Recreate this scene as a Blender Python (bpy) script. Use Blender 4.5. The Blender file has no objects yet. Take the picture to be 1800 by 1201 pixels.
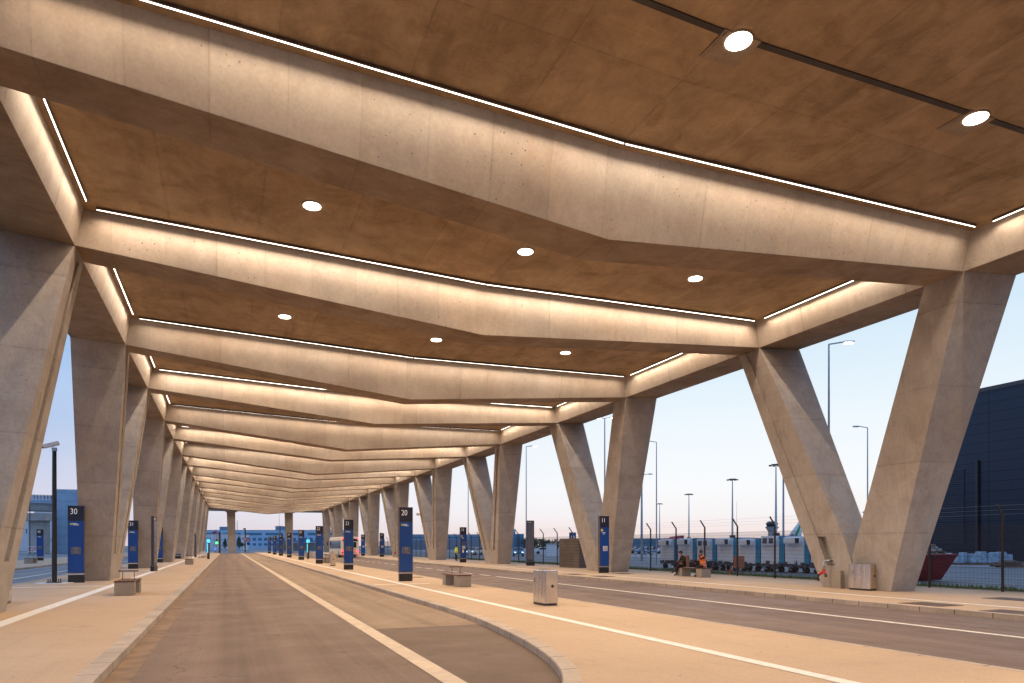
import bpy, bmesh, math, random
from mathutils import Vector, Matrix
random.seed(7)
PI = math.pi
SC = bpy.context.scene
COL = SC.collection

# ------------------------------------------------------------------ camera
YAW = 0.389
cam_d = bpy.data.cameras.new('camera')
cam = bpy.data.objects.new('camera', cam_d); COL.objects.link(cam)
cam.location = (0, 0, 1.7)
cam.rotation_euler = (PI/2, 0, -YAW)
cam_d.sensor_width = 36
cam_d.lens = 1215.7/1800*36
cam_d.shift_y = 358.5/1800
cam_d.clip_start = 0.1
cam_d.clip_end = 5000
SC.camera = cam

# ------------------------------------------------------------------ sky
SKY = 1.25
world = bpy.data.worlds.new('World'); SC.world = world; world.use_nodes = True
wt = world.node_tree; wt.nodes.clear()
def wn(t, **k):
    n = wt.nodes.new(t)
    for a, b in k.items(): setattr(n, a, b)
    return n
wo = wn('ShaderNodeOutputWorld'); wb = wn('ShaderNodeBackground')
wt.links.new(wb.outputs[0], wo.inputs[0]); wb.inputs[1].default_value = SKY
tc = wn('ShaderNodeTexCoord'); sep = wn('ShaderNodeSeparateXYZ'); wt.links.new(tc.outputs['Generated'], sep.inputs[0])
def ramp(stops):
    r = wn('ShaderNodeValToRGB'); e = r.color_ramp.elements
    while len(e) < len(stops): e.new(0.5)
    for el, (p, c) in zip(e, stops): el.position = p; el.color = (*c, 1)
    wt.links.new(sep.outputs[2], r.inputs[0]); return r
# the afterglow side (to the right of the hall) and the side turned away from it
glow = ramp([(0.0, (.70, .56, .53)), (.02, (.74, .64, .62)), (.045, (.76, .73, .735)), (.08, (.765, .775, .79)), (.16, (.70, .76, .80)), (.28, (.54, .67, .77)), (.42, (.42, .60, .78)), (.6, (.42, .60, .90)), (1.0, (.36, .54, .88))])
away = ramp([(0.0, (.50, .47, .56)), (.05, (.50, .50, .62)), (.11, (.40, .47, .65)), (.2, (.28, .43, .68)), (.32, (.20, .38, .68)), (.5, (.34, .52, .86)), (1.0, (.34, .52, .86))])
dp = wn('ShaderNodeVectorMath', operation='DOT_PRODUCT'); dp.inputs[1].default_value = (.86, .5, 0)
wt.links.new(tc.outputs['Generated'], dp.inputs[0])
mr = wn('ShaderNodeMapRange', interpolation_type='SMOOTHSTEP'); mr.inputs[1].default_value = .15; mr.inputs[2].default_value = .92
wt.links.new(dp.outputs['Value'], mr.inputs[0])
mx = wn('ShaderNodeMix', data_type='RGBA')
wt.links.new(mr.outputs[0], mx.inputs[0]); wt.links.new(away.outputs[0], mx.inputs[6]); wt.links.new(glow.outputs[0], mx.inputs[7])
# faint high veil of cloud
mp = wn('ShaderNodeMapping'); mp.inputs[3].default_value = (1.2, 1.2, 9)
nz = wn('ShaderNodeTexNoise'); nz.inputs['Scale'].default_value = 1.6; nz.inputs['Detail'].default_value = 6
wt.links.new(tc.outputs['Generated'], mp.inputs[0]); wt.links.new(mp.outputs[0], nz.inputs[0])
vr = wn('ShaderNodeMapRange'); vr.inputs[1].default_value = .45; vr.inputs[2].default_value = .8; vr.inputs[4].default_value = .22
wt.links.new(nz.outputs[0], vr.inputs[0])
mv = wn('ShaderNodeMix', data_type='RGBA'); mv.inputs[7].default_value = (.76, .74, .77, 1)
wt.links.new(vr.outputs[0], mv.inputs[0]); wt.links.new(mx.outputs[2], mv.inputs[6]); wt.links.new(mv.outputs[2], wb.inputs[0])

SC.view_settings.view_transform = 'Standard'; SC.view_settings.look = 'None'
SC.view_settings.exposure = 0.0; SC.view_settings.gamma = 1.0
SC.render.engine = 'CYCLES'
SC.cycles.max_bounces = 7; SC.cycles.diffuse_bounces = 5; SC.cycles.glossy_bounces = 3
SC.cycles.use_denoising = True; SC.cycles.use_light_tree = True
SC.cycles.sample_clamp_indirect = 6.0
SC.cycles.caustics_reflective = False; SC.cycles.caustics_refractive = False

LED = (1.0, .785, .59)
STRIP_W = 18.0       # watt per metre of LED strip
DOWN_W = 250.0       # watt per downlight

# ------------------------------------------------------------------ materials
def new_mat(name):
    m = bpy.data.materials.new(name); m.use_nodes = True
    nt = m.node_tree; b = nt.nodes['Principled BSDF']
    return m, nt, b
class NB:
    def __init__(s, nt, coord='Object'):
        s.nt = nt; t = nt.nodes.new('ShaderNodeTexCoord'); s.co = t.outputs[coord]
        q = nt.nodes.new('ShaderNodeSeparateXYZ'); nt.links.new(s.co, q.inputs[0]); s.x, s.y, s.z = q.outputs
    def link(s, a, b): s.nt.links.new(a, b)
    def inp(s, sock, v):
        if hasattr(v, 'links') or isinstance(v, bpy.types.NodeSocket): s.nt.links.new(v, sock)
        else: sock.default_value = v
    def math(s, op, a, b=0.0, c=None):
        n = s.nt.nodes.new('ShaderNodeMath'); n.operation = op
        s.inp(n.inputs[0], a); s.inp(n.inputs[1], b)
        if c is not None: s.inp(n.inputs[2], c)
        return n.outputs[0]
    def noise(s, scale, detail=4, rough=.55, stretch=None, dist=0.0, w=None):
        n = s.nt.nodes.new('ShaderNodeTexNoise'); n.inputs['Scale'].default_value = scale
        n.inputs['Detail'].default_value = detail; n.inputs['Roughness'].default_value = rough
        n.inputs['Distortion'].default_value = dist
        if stretch:
            m = s.nt.nodes.new('ShaderNodeMapping'); m.inputs[3].default_value = stretch
            s.link(s.co, m.inputs[0]); s.link(m.outputs[0], n.inputs['Vector'])
        else: s.link(s.co, n.inputs['Vector'])
        return n.outputs[0]
    def vor(s, scale, stretch=None):
        n = s.nt.nodes.new('ShaderNodeTexVoronoi'); n.inputs['Scale'].default_value = scale
        if stretch:
            m = s.nt.nodes.new('ShaderNodeMapping'); m.inputs[3].default_value = stretch
            s.link(s.co, m.inputs[0]); s.link(m.outputs[0], n.inputs['Vector'])
        else: s.link(s.co, n.inputs['Vector'])
        return n
    def rng(s, v, a, b, c=0.0, d=1.0):
        n = s.nt.nodes.new('ShaderNodeMapRange'); s.inp(n.inputs[0], v)
        n.inputs[1].default_value = a; n.inputs[2].default_value = b; n.inputs[3].default_value = c; n.inputs[4].default_value = d
        return n.outputs[0]
    def mix(s, f, a, b, mode='MIX'):
        n = s.nt.nodes.new('ShaderNodeMix'); n.data_type = 'RGBA'; n.blend_type = mode
        s.inp(n.inputs[0], f)
        for k, v in ((6, a), (7, b)):
            if isinstance(v, tuple): n.inputs[k].default_value = (*v, 1) if len(v) == 3 else v
            else: s.link(v, n.inputs[k])
        return n.outputs[2]
    def seam(s, c, spacing, width, off=0.0):
        # 1 on a thin line repeated every «spacing»
        d = s.math('PINGPONG', s.math('ADD', c, off), spacing/2)
        return s.math('LESS_THAN', d, width)
    def bump(s, h, strength, dist, bsdf):
        n = s.nt.nodes.new('ShaderNodeBump'); n.inputs['Strength'].default_value = strength
        n.inputs['Distance'].default_value = dist; s.link(h, n.inputs['Height']); s.link(n.outputs[0], bsdf.inputs['Normal'])

def paint(name, c, rough=.5, metal=0.0, var=.12, scale=3.0, spec=.5, emit=None, es=0.0, coord='Object'):
    m, nt, b = new_mat(name); n = NB(nt, coord)
    v = n.noise(scale, 5); f = n.rng(v, .3, .7, 1-var, 1+var)
    cc = n.mix(1.0, c, f, 'MULTIPLY')
    n.link(cc, b.inputs['Base Color']); b.inputs['Roughness'].default_value = rough; b.inputs['Metallic'].default_value = metal
    r = n.rng(n.noise(scale*4, 3), .3, .7, max(0, rough-.08), min(1, rough+.08)); n.link(r, b.inputs['Roughness'])
    if emit:
        b.inputs['Emission Color'].default_value = (*emit, 1); b.inputs['Emission Strength'].default_value = es
    return m

def concrete(name, base, warm, seams=(), pits=.5, board=None, stain=.5, streak=None):
    """cast concrete: formwork joints, blow holes, cloudy stains, board or panel grain"""
    m, nt, b = new_mat(name); n = NB(nt)
    big = n.noise(.22, 5, .6); mid = n.noise(1.1, 6, .62, dist=.6); fine = n.noise(14, 4, .6)
    c = n.mix(n.rng(big, .35, .68), base, warm)
    c = n.mix(n.math('MULTIPLY', n.rng(mid, .42, .72), stain), c, tuple(x*.66 for x in warm))
    c = n.mix(n.math('MULTIPLY', n.rng(n.noise(.7, 5, .7, dist=1.2), .55, .75), stain*.55), c, tuple(min(1, x*1.25) for x in base))
    c = n.mix(1.0, c, n.rng(fine, .3, .7, .93, 1.07), 'MULTIPLY')
    if board:
        g = n.noise(1.0, 5, .75, stretch=board)
        c = n.mix(1.0, c, n.rng(g, .3, .7, .90, 1.08), 'MULTIPLY')
        ru = n.noise(1.0, 5, .7, stretch=(.9, .9, .35), dist=1.0); c = n.mix(n.math('MULTIPLY', n.rng(ru, .58, .72), .28), c, (.42, .27, .15))
    if streak:
        g = n.noise(1.0, 4, .6, stretch=streak)
        c = n.mix(n.math('MULTIPLY', n.rng(g, .58, .74), .55), c, tuple(x*.5 for x in warm))
    # each shutter panel has its own tone
    if seams:
        wob = n.math('MULTIPLY', n.math('SUBTRACT', n.noise(1.6, 3), .5), .035)
        ax = {'x': n.x, 'y': n.y, 'z': n.z}
        tot = None; fl = []
        for (a, sp, wd, off, st) in seams:
            cc = n.math('ADD', ax[a], wob)
            s1 = n.math('MULTIPLY', n.seam(cc, sp, wd, off), st)
            s2 = n.math('MULTIPLY', n.rng(n.math('PINGPONG', n.math('ADD', cc, off), sp/2), 0, wd*9, 1, 0), st*.28)
            s1 = n.math('MAXIMUM', s1, s2)
            tot = s1 if tot is None else n.math('MAXIMUM', tot, s1)
            fl.append(n.math('FLOOR', n.math('DIVIDE', n.math('ADD', ax[a], off+sp/2 if False else off), sp)))
        cv = nt.nodes.new('ShaderNodeCombineXYZ')
        for k, f in enumerate(fl[:3]): n.link(f, cv.inputs[k])
        wn_ = nt.nodes.new('ShaderNodeTexWhiteNoise'); n.link(cv.outputs[0], wn_.inputs['Vector'])
        c = n.mix(1.0, c, n.rng(wn_.outputs['Value'], 0, 1, .91, 1.06), 'MULTIPLY')
        brk = n.rng(n.noise(2.2, 4), .38, .6, .35, 1.0)
        c = n.mix(n.math('MULTIPLY', tot, brk), c, tuple(x*.32 for x in warm))
    v = n.vor(4.2); dens = n.rng(n.noise(.6, 3), .4, .62)
    pit = n.math('MULTIPLY', n.math('LESS_THAN', v.outputs['Distance'], .085), dens)
    v2 = n.vor(7.5, stretch=(1.0, 1.0, .55)); pit2 = n.math('MULTIPLY', n.math('LESS_THAN', v2.outputs['Distance'], .09), n.math('MULTIPLY', dens, .7))
    pp = n.math('MULTIPLY', n.math('MAXIMUM', pit, pit2), pits)
    c = n.mix(pp, c, (.06, .045, .035))
    n.link(c, b.inputs['Base Color']); b.inputs['Roughness'].default_value = .78
    n.link(n.rng(mid, .3, .7, .62, .9), b.inputs['Roughness'])
    b.inputs['Specular IOR Level'].default_value = .3
    h = n.math('SUBTRACT', n.math('MULTIPLY', n.math('ADD', mid, n.math('MULTIPLY', fine, .15)), .5), pp)
    n.bump(h, .35, .02, b)
    return m

M = {}
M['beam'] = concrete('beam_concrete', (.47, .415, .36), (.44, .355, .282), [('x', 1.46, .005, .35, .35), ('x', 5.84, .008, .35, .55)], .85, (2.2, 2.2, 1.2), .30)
M['edge'] = concrete('edge_beam_concrete', (.47, .425, .375), (.44, .365, .295), [('y', 4.55, .012, 1.4, .8)], .6, (3.5, 3.5, .5), .4)
M['slab'] = concrete('slab_concrete', (.46, .32, .185), (.36, .235, .125), [('x', 2.57, .008, -.9, .55), ('y', 6.2, .008, .6, .5)], .45, (4, .9, 4), .8, streak=(1.6, .35, 1))
M['soffit'] = concrete('soffit_bounce_concrete', (.35, .265, .185), (.29, .20, .125), [('x', 2.92, .006, .35, .5), ('y', 4.55, .008, 1.4, .4)], .25, (1.2, 4, 4), .7)  # shutter-stained undersides; brown of bounced ground light also put into the colour
M['column'] = concrete('column_concrete', (.45, .412, .372), (.41, .345, .29), [('z', 2.45, .01, .3, .5)], .5, (9, 9, .35), .55)
M['far_concrete'] = concrete('viaduct_concrete', (.42, .42, .42), (.36, .35, .34), [('z', 2.0, .02, 0, .4)], .1, None, .4)

def pavement():
    m, nt, b = new_mat('resin_gravel'); n = NB(nt)
    c = n.mix(n.rng(n.noise(.35, 5, .6), .35, .7), (.60, .445, .30), (.53, .385, .25))
    v = n.vor(70); c = n.mix(n.rng(v.outputs['Color'], .1, .9, 0, .5), c, (.36, .255, .185))
    c = n.mix(n.math('MULTIPLY', n.rng(n.noise(1.4, 6, .7), .55, .75), .25), c, (.34, .25, .19))
    c = n.mix(n.math('MULTIPLY', n.rng(n.noise(1.0, 5, .6, stretch=(3.0, .12, 1)), .55, .72), .2), c, (.36, .27, .2))
    sp = n.vor(2.1); c = n.mix(n.math('MULTIPLY', n.math('LESS_THAN', sp.outputs['Distance'], .045), .55), c, (.12, .09, .07))
    sp = n.vor(.55); c = n.mix(n.math('MULTIPLY', n.rng(sp.outputs['Distance'], .04, .2, .3, 0), n.math('GREATER_THAN', n.noise(.9, 4), .5)), c, (.28, .2, .14))
    c = n.mix(n.math('MULTIPLY', n.rng(n.noise(1.0, 6, .75, stretch=(1.6, .5, 1), dist=1.5), .6, .68), .22), c, (.70, .54, .38))
    n.link(c, b.inputs['Base Color']); b.inputs['Roughness'].default_value = .85
    b.inputs['Specular IOR Level'].default_value = .25
    n.bump(v.outputs['Distance'], .35, .004, b); return m
M['pave'] = pavement()

def asphalt(name, a, c2, tracks=True, joint=None):
    m, nt, b = new_mat(name); n = NB(nt)
    c = n.mix(n.rng(n.noise(.3, 5, .6), .35, .7), a, c2)
    v = n.vor(95); c = n.mix(n.rng(v.outputs['Color'], .3, 1, 0, .6), c, tuple(min(1, x*2.1) for x in a)); c = n.mix(n.rng(n.noise(55, 3, .7), .35, .5, .35, 0), c, tuple(x*.5 for x in a))
    if tracks:
        t = n.noise(1.0, 4, .6, stretch=(1.5, .02, 1)); c = n.mix(1.0, c, n.rng(t, .32, .68, .72, 1.2), 'MULTIPLY')
        t = n.noise(1.0, 3, .6, stretch=(.12, .35, 1)); c = n.mix(1.0, c, n.rng(t, .35, .65, .95, 1.05), 'MULTIPLY')
        t = n.noise(1.0, 2, .5, stretch=(14, .05, 1)); c = n.mix(n.math('MULTIPLY', n.rng(t, .62, .72), .3), c, tuple(x*1.7 for x in a))
    c = n.mix(n.math('MULTIPLY', n.rng(n.noise(.9, 5, .7, dist=1), .6, .75), .4), c, tuple(x*.55 for x in a))
    if tracks:
        ck = n.nt.nodes.new('ShaderNodeTexVoronoi'); ck.feature = 'DISTANCE_TO_EDGE'; ck.inputs['Scale'].default_value = .16
        wv = n.nt.nodes.new('ShaderNodeVectorMath'); wv.operation = 'ADD'; nn = n.nt.nodes.new('ShaderNodeTexNoise'); nn.inputs['Scale'].default_value = 1.3; nn.inputs['Detail'].default_value = 6
        n.link(n.co, nn.inputs['Vector']); n.link(n.co, wv.inputs[0]); n.link(nn.outputs['Color'], wv.inputs[1]); n.link(wv.outputs[0], ck.inputs['Vector'])
        c = n.mix(n.math('MULTIPLY', n.math('LESS_THAN', ck.outputs['Distance'], .0016), .55), c, tuple(x*.35 for x in a))
    oil = n.vor(1.1); c = n.mix(n.math('MULTIPLY', n.rng(oil.outputs['Distance'], .05, .16, .55, 0), n.math('GREATER_THAN', n.noise(.5, 3), .52)), c, tuple(x*.4 for x in a))
    c = n.mix(n.math('MULTIPLY', n.rng(n.noise(38, 3, .7), .58, .68), .35), c, tuple(min(1, x*2.1) for x in a))
    n.link(c, b.inputs['Base Color'])
    n.link(n.rng(n.noise(.8, 4), .3, .7, .55, .8), b.inputs['Roughness']); b.inputs['Specular IOR Level'].default_value = .35
    n.bump(v.outputs['Distance'], .5, .006, b); return m
M['lane'] = asphalt('asphalt_dark', (.16, .108, .078), (.20, .138, .102))
M['lane_light'] = asphalt('asphalt_pale_chip', (.25, .178, .118), (.21, .148, .098))
M['lane_new'] = asphalt('asphalt_patch', (.125, .084, .058), (.15, .102, .072), tracks=False)
M['lane_right'] = asphalt('asphalt_bus_lane', (.145, .103, .085), (.17, .122, .10))
M['tarmac'] = asphalt('tarmac', (.17, .175, .19), (.14, .145, .16))
M['tarmac_pale'] = asphalt('tarmac_pale', (.27, .285, .31), (.235, .25, .275))
M['ground'] = asphalt('airfield_ground', (.13, .14, .155), (.16, .165, .17), tracks=False)

def kerbstone():
    m, nt, b = new_mat('kerb_granite'); n = NB(nt)
    c = n.mix(n.rng(n.noise(3, 5), .3, .7), (.52, .42, .32), (.44, .36, .29))
    fl = n.math('FLOOR', n.y); w = nt.nodes.new('ShaderNodeTexWhiteNoise'); w.noise_dimensions = '1D'; n.link(fl, w.inputs['W'])
    c = n.mix(1.0, c, n.rng(w.outputs[0], 0, 1, .82, 1.08), 'MULTIPLY')
    c = n.mix(n.seam(n.y, 1.0, .012, .5), c, (.07, .06, .05))
    c = n.mix(n.math('MULTIPLY', n.rng(n.noise(9, 5, .7), .5, .7), .45), c, (.25, .2, .17))
    n.link(c, b.inputs['Base Color']); b.inputs['Roughness'].default_value = .75; n.bump(n.noise(30, 4), .3, .006, b); return m
M['kerb'] = kerbstone()
def marking():
    m, nt, b = new_mat('road_paint'); n = NB(nt)
    wear = n.rng(n.noise(7, 6, .75), .3, .6, .35, 0)
    c = n.mix(wear, (.80, .77, .70), (.5, .42, .33)); n.link(c, b.inputs['Base Color']); b.inputs['Roughness'].default_value = .7
    n.bump(n.vor(90).outputs['Distance'], .3, .004, b); return m
M['white_line'] = marking()
M['tactile'] = paint('tactile_strip', (.80, .76, .69), .7, var=.1, scale=5)
M['band'] = paint('lane_band', (.60, .48, .345), .75, var=.14, scale=4)
M['gutter'] = paint('gutter_concrete', (.24, .155, .095), .8, var=.3, scale=2.5)
def grassm():
    m, nt, b = new_mat('grass_blades'); n = NB(nt)
    c = n.mix(n.noise(4, 5), (.09, .16, .03), (.17, .22, .06)); n.link(c, b.inputs['Base Color']); b.inputs['Roughness'].default_value = .8; return m
M['grass'] = grassm()
M['soil'] = paint('soil', (.085, .11, .04), .9, var=.4, scale=2)
M['navy'] = paint('navy_header', (.012, .012, .035), .5)
M['blue'] = paint('totem_blue', (.002, .055, .27), .5, var=.05)
M['black'] = paint('black_metal', (.02, .018, .018), .4, var=.2)
M['charcoal'] = paint('charcoal_metal', (.07, .06, .065), .42, metal=.3)
M['frame'] = paint('frame_metal', (.16, .13, .11), .38, metal=.6)
M['fence'] = paint('fence_brown', (.045, .032, .028), .5)
M['letter'] = paint('letter_white', (.82, .78, .76), .5, emit=(1, .95, .92), es=.25)
M['green'] = paint('logo_green', (.25, .50, .03), .5)
M['yellow'] = paint('logo_yellow', (.75, .52, .02), .5)
M['paper'] = paint('paper', (.75, .70, .66), .6)
M['display'] = paint('display_grey', (.12, .12, .15), .25)
def steel():
    m, nt, b = new_mat('stainless_steel'); n = NB(nt)
    c = n.mix(n.noise(1.0, 3, stretch=(20, 20, .6)), (.78, .74, .70), (.62, .58, .55)); n.link(c, b.inputs['Base Color'])
    b.inputs['Metallic'].default_value = 1; n.link(n.rng(n.noise(6, 5), .3, .7, .17, .28), b.inputs['Roughness']); return m
M['steel'] = steel()
M['brass'] = paint('door_warm_reflection', (.66, .53, .38), .42, metal=.85, var=.1)  # steel; golden reflection of the warm pavement put into the door colour
M['galv'] = paint('galvanised', (.36, .40, .45), .45, metal=.5)
M['stone'] = concrete('bench_concrete', (.40, .35, .29), (.35, .30, .24), (), .3, None, .3)
def wood():
    m, nt, b = new_mat('bench_wood'); n = NB(nt)
    c = n.mix(n.noise(1.0, 5, .6, stretch=(30, 2, 30)), (.20, .075, .035), (.09, .035, .02)); n.link(c, b.inputs['Base Color']); b.inputs['Roughness'].default_value = .45; return m
M['wood'] = wood()
M['white'] = paint('white_paint', (.72, .72, .72), .45)
M['red'] = paint('red_paint', (.50, .02, .02), .4)
M['glass'] = paint('dark_glass', (.02, .03, .04), .08, var=0)
M['tyre'] = paint('rubber', (.015, .015, .015), .8)
M['skin'] = paint('skin', (.42, .22, .15), .5, var=.04, scale=8)
M['skin_dark'] = paint('skin_tan', (.30, .15, .09), .5, var=.04, scale=8)
M['hair'] = paint('hair_dark', (.012, .009, .008), .6)
M['black_cloth'] = paint('black_cloth', (.014, .012, .013), .8, scale=9)
M['dark_trousers'] = paint('dark_trousers', (.025, .019, .02), .85, scale=9)
M['orange'] = paint('hi_vis_orange', (.95, .17, .01), .6, emit=(1, .2, .02), es=.06)
M['hiyellow'] = paint('hi_vis_yellow', (.75, .80, .02), .6, emit=(.8, 1, .05), es=.06)
M['reflect'] = paint('reflective_tape', (.55, .52, .5), .4)
M['led'] = paint('led_emitter', (.9, .9, .9), .5, emit=(1, .90, .76), es=9)
M['lampdisc'] = paint('lamp_disc', (.9, .9, .9), .5, emit=(1, .92, .78), es=9)
M['pcu'] = paint('container_white', (.90, .92, .95), .45, var=.05)
M['pcub'] = paint('container_blue', (.03, .30, .50), .45)
M['brownsteel'] = paint('cabinet_rust', (.40, .14, .07), .6)

# ------------------------------------------------------------------ mesh builders
class MB:
    def __init__(s): s.v = []; s.f = []; s.m = []
    def poly(s, pts, faces, mi=0):
        o = len(s.v); s.v += [tuple(p) for p in pts]
        for f in faces: s.f.append(tuple(i+o for i in f)); s.m.append(mi)
        return s
    def box(s, c, d, rz=0.0, mi=0, M4=None, taper=1.0):
        x, y, z = d[0]/2, d[1]/2, d[2]/2
        P = [(-x, -y, -z), (x, -y, -z), (x, y, -z), (-x, y, -z), (-x*taper, -y*taper, z), (x*taper, -y*taper, z), (x*taper, y*taper, z), (-x*taper, y*taper, z)]
        R = M4 if M4 is not None else Matrix.Rotation(rz, 3, 'Z')
        P = [tuple(R @ Vector(p) + Vector(c)) for p in P]
        return s.poly(P, [(0, 3, 2, 1), (4, 5, 6, 7), (0, 1, 5, 4), (1, 2, 6, 5), (2, 3, 7, 6), (3, 0, 4, 7)], mi)
    def bb(s, x0, x1, y0, y1, z0, z1, mi=0): return s.box(((x0+x1)/2, (y0+y1)/2, (z0+z1)/2), (x1-x0, y1-y0, z1-z0), 0, mi)
    def tube(s, a, b, r0, r1=None, n=10, mi=0, cap=True):
        r1 = r0 if r1 is None else r1
        a = Vector(a); b = Vector(b); d = (b-a).normalized()
        u = d.orthogonal().normalized(); w = d.cross(u)
        P = []
        for c, r in ((a, r0), (b, r1)):
            for k in range(n):
                t = 2*PI*k/n; P.append(c + u*math.cos(t)*r + w*math.sin(t)*r)
        F = [(k, (k+1) % n, n+(k+1) % n, n+k) for k in range(n)]
        if cap: F += [tuple(range(n-1, -1, -1)), tuple(range(n, 2*n))]
        return s.poly(P, F, mi)
    def path(s, pts, r, n=8, mi=0):
        for a, b in zip(pts, pts[1:]): s.tube(a, b, r, n=n, mi=mi)
        for p in pts[1:-1]: s.ball(p, r*1.02, 6, 8, mi)
        return s
    def ball(s, c, r, nu=8, nv=12, mi=0, sc=(1, 1, 1)):
        P = []; F = []
        for i in range(nu+1):
            t = PI*i/nu
            for j in range(nv):
                p = 2*PI*j/nv; P.append((c[0]+r*sc[0]*math.sin(t)*math.cos(p), c[1]+r*sc[1]*math.sin(t)*math.sin(p), c[2]+r*sc[2]*math.cos(t)))
        for i in range(nu):
            for j in range(nv): F.append((i*nv+j, (i+1)*nv+j, (i+1)*nv+(j+1) % nv, i*nv+(j+1) % nv))
        return s.poly(P, F, mi)
    def prism(s, outline, z0, z1, mi=0, plane='XY', off=0):
        """outline (a,b) list extruded; plane XY->z, XZ->y, YZ->x"""
        n = len(outline); P = []
        for h in (z0, z1):
            for a, b in outline:
                P.append((a, b, h) if plane == 'XY' else (a, h, b) if plane == 'XZ' else (h, a, b))
        F = [(k, (k+1) % n, n+(k+1) % n, n+k) for k in range(n)] + [tuple(range(n-1, -1, -1)), tuple(range(n, 2*n))]
        return s.poly(P, F, mi)
    def loft(s, rings, mi=0, caps=True):
        n = len(rings[0]); P = [p for r in rings for p in r]; F = []
        for i in range(len(rings)-1):
            for k in range(n): F.append((i*n+k, i*n+(k+1) % n, (i+1)*n+(k+1) % n, (i+1)*n+k))
        if caps: F += [tuple(range(n-1, -1, -1)), tuple((len(rings)-1)*n+k for k in range(n))]
        return s.poly(P, F, mi)
    def build(s, name, mats, parent=None, bevel=0.0, smooth=False, fixn=True):
        me = bpy.data.meshes.new(name); me.from_pydata(s.v, [], s.f)
        mats = mats if isinstance(mats, (list, tuple)) else [mats]
        for m in mats: me.materials.append(m)
        me.polygons.foreach_set('material_index', s.m)
        if fixn:
            bm = bmesh.new(); bm.from_mesh(me); bmesh.ops.recalc_face_normals(bm, faces=bm.faces); bm.to_mesh(me); bm.free()
        if smooth:
            me.polygons.foreach_set('use_smooth', [True]*len(me.polygons))
        me.update()
        o = bpy.data.objects.new(name, me); COL.objects.link(o)
        if parent: o.parent = parent
        if bevel:
            b = o.modifiers.new('bevel', 'BEVEL'); b.width = bevel; b.segments = 2; b.limit_method = 'ANGLE'; b.angle_limit = math.radians(40)
        return o

def tag(o, label=None, cat=None, group=None, kind=None):
    if label: o['label'] = label
    if cat: o['category'] = cat
    if group: o['group'] = group
    if kind: o['kind'] = kind
    return o
def thing(name, label, cat, loc=(0, 0, 0), rz=0.0, group=None):
    o = bpy.data.objects.new(name, None); COL.objects.link(o); o.location = loc; o.rotation_euler = (0, 0, rz)
    o.empty_display_size = .2
    return tag(o, label, cat, group)
def struct(mb, name, mat, **k): return tag(mb.build(name, mat, **k), kind='structure')
def copy_tree(o, parent=None):
    c = o.copy(); COL.objects.link(c); c.parent = parent
    for ch in list(o.children): copy_tree(ch, c)
    return c
def W(px, d):
    """ground point d metres ahead of the camera in the direction of photo column px"""
    x = (px-900)/1215.7; c, s = math.cos(YAW), math.sin(YAW)
    return (x*c+s)*d, (-x*s+c)*d
ORD = ['first', 'second', 'third', 'fourth', 'fifth', 'sixth', 'seventh', 'eighth', 'ninth', 'tenth']

# ------------------------------------------------------------------ canopy geometry
XL, XC, XR = -4.22, 8.63, 21.48
BW = 1.33
def YB(i): return 14.8 + ((i-1)//2)*20.08 + ((i-1) % 2)*9.09
def lerp(a, b, t): return a+(b-a)*t
def zslab(x): return lerp(11.72, 11.24, (x-XL)/(XC-XL)) if x < XC else lerp(11.24, 11.44, (x-XC)/(XR-XC))
def zbot(x, odd):
    zc = 9.2 if odd else 9.42
    return lerp(10.6, zc, (x-XL)/(XC-XL)) if x < XC else lerp(zc, 10.35, (x-XC)/(XR-XC))
NB_ = 17
I0 = -1
canopy = thing('bus_station_canopy', 'long exposed concrete canopy of folded crossbeams spanning the bus lanes', 'canopy')
def tri_x():  # split positions across the hall
    return [XL, XC, XR]
YFRONT = YB(I0)-1.0; YEND = YB(NB_)+BW
# roof slab: folded soffit, flat top
mb = MB()
prof = [(XL, zslab(XL)), (XC, zslab(XC)), (XR, zslab(XR)), (XR, 12.6), (XL, 12.6)]
mb.prism(prof, YFRONT, YEND, plane='XZ')
mb.build('roof_slab', M['slab'], canopy)
SLOPE_T = .40
for i in range(I0, NB_+1):
    odd = i % 2 == 1
    y = YB(i); yt0 = y-(SLOPE_T if odd else 0.0); yt1 = y+BW+(0.0 if odd else SLOPE_T)
    xs = [lerp(XL, XC, q/14) for q in range(14)]+[lerp(XC, XR, q/14) for q in range(15)]
    mb = MB(); rings = []
    for x in xs:
        zt = zslab(x)+.05; zb = zbot(x, odd)
        rings.append([(x, y, zb), (x, y+BW, zb), (x, yt1, zt), (x, yt0, zt)])
    mb.loft(rings)
    nr = len(xs)
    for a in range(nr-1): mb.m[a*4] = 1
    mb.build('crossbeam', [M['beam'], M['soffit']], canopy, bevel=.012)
# edge beams: sloping inner face, wide soffit
OUTR, OUTL = 23.32, -6.25
for side in (0, 1):
    mb = MB()
    for i in range(I0, NB_):
        y0 = YB(i)+BW; y1 = YB(i+1)
    y0, y1 = YFRONT, YEND
    if side == 0: pr = [(XL, 10.6), (OUTL, 10.6), (OUTL+.15, 12.7), (XL+.0, 12.7), (XL+.24, 12.55), (XL+.24, zslab(XL)+.03)]
    else: pr = [(XR, 10.35), (OUTR, 10.35), (OUTR-.15, 12.7), (XR, 12.7), (XR-.24, 12.55), (XR-.24, zslab(XR)+.03)]
    # one length per bay so that every joint is a real joint
    ys = [y0] + [YB(i)+BW*.5 for i in range(I0, NB_+1)][1:-1] + [y1]
    for a, b in zip(ys, ys[1:]):
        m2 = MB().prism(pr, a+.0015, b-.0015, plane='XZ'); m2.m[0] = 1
        m2.build('edge_beam', [M['edge'], M['soffit']], canopy)

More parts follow.
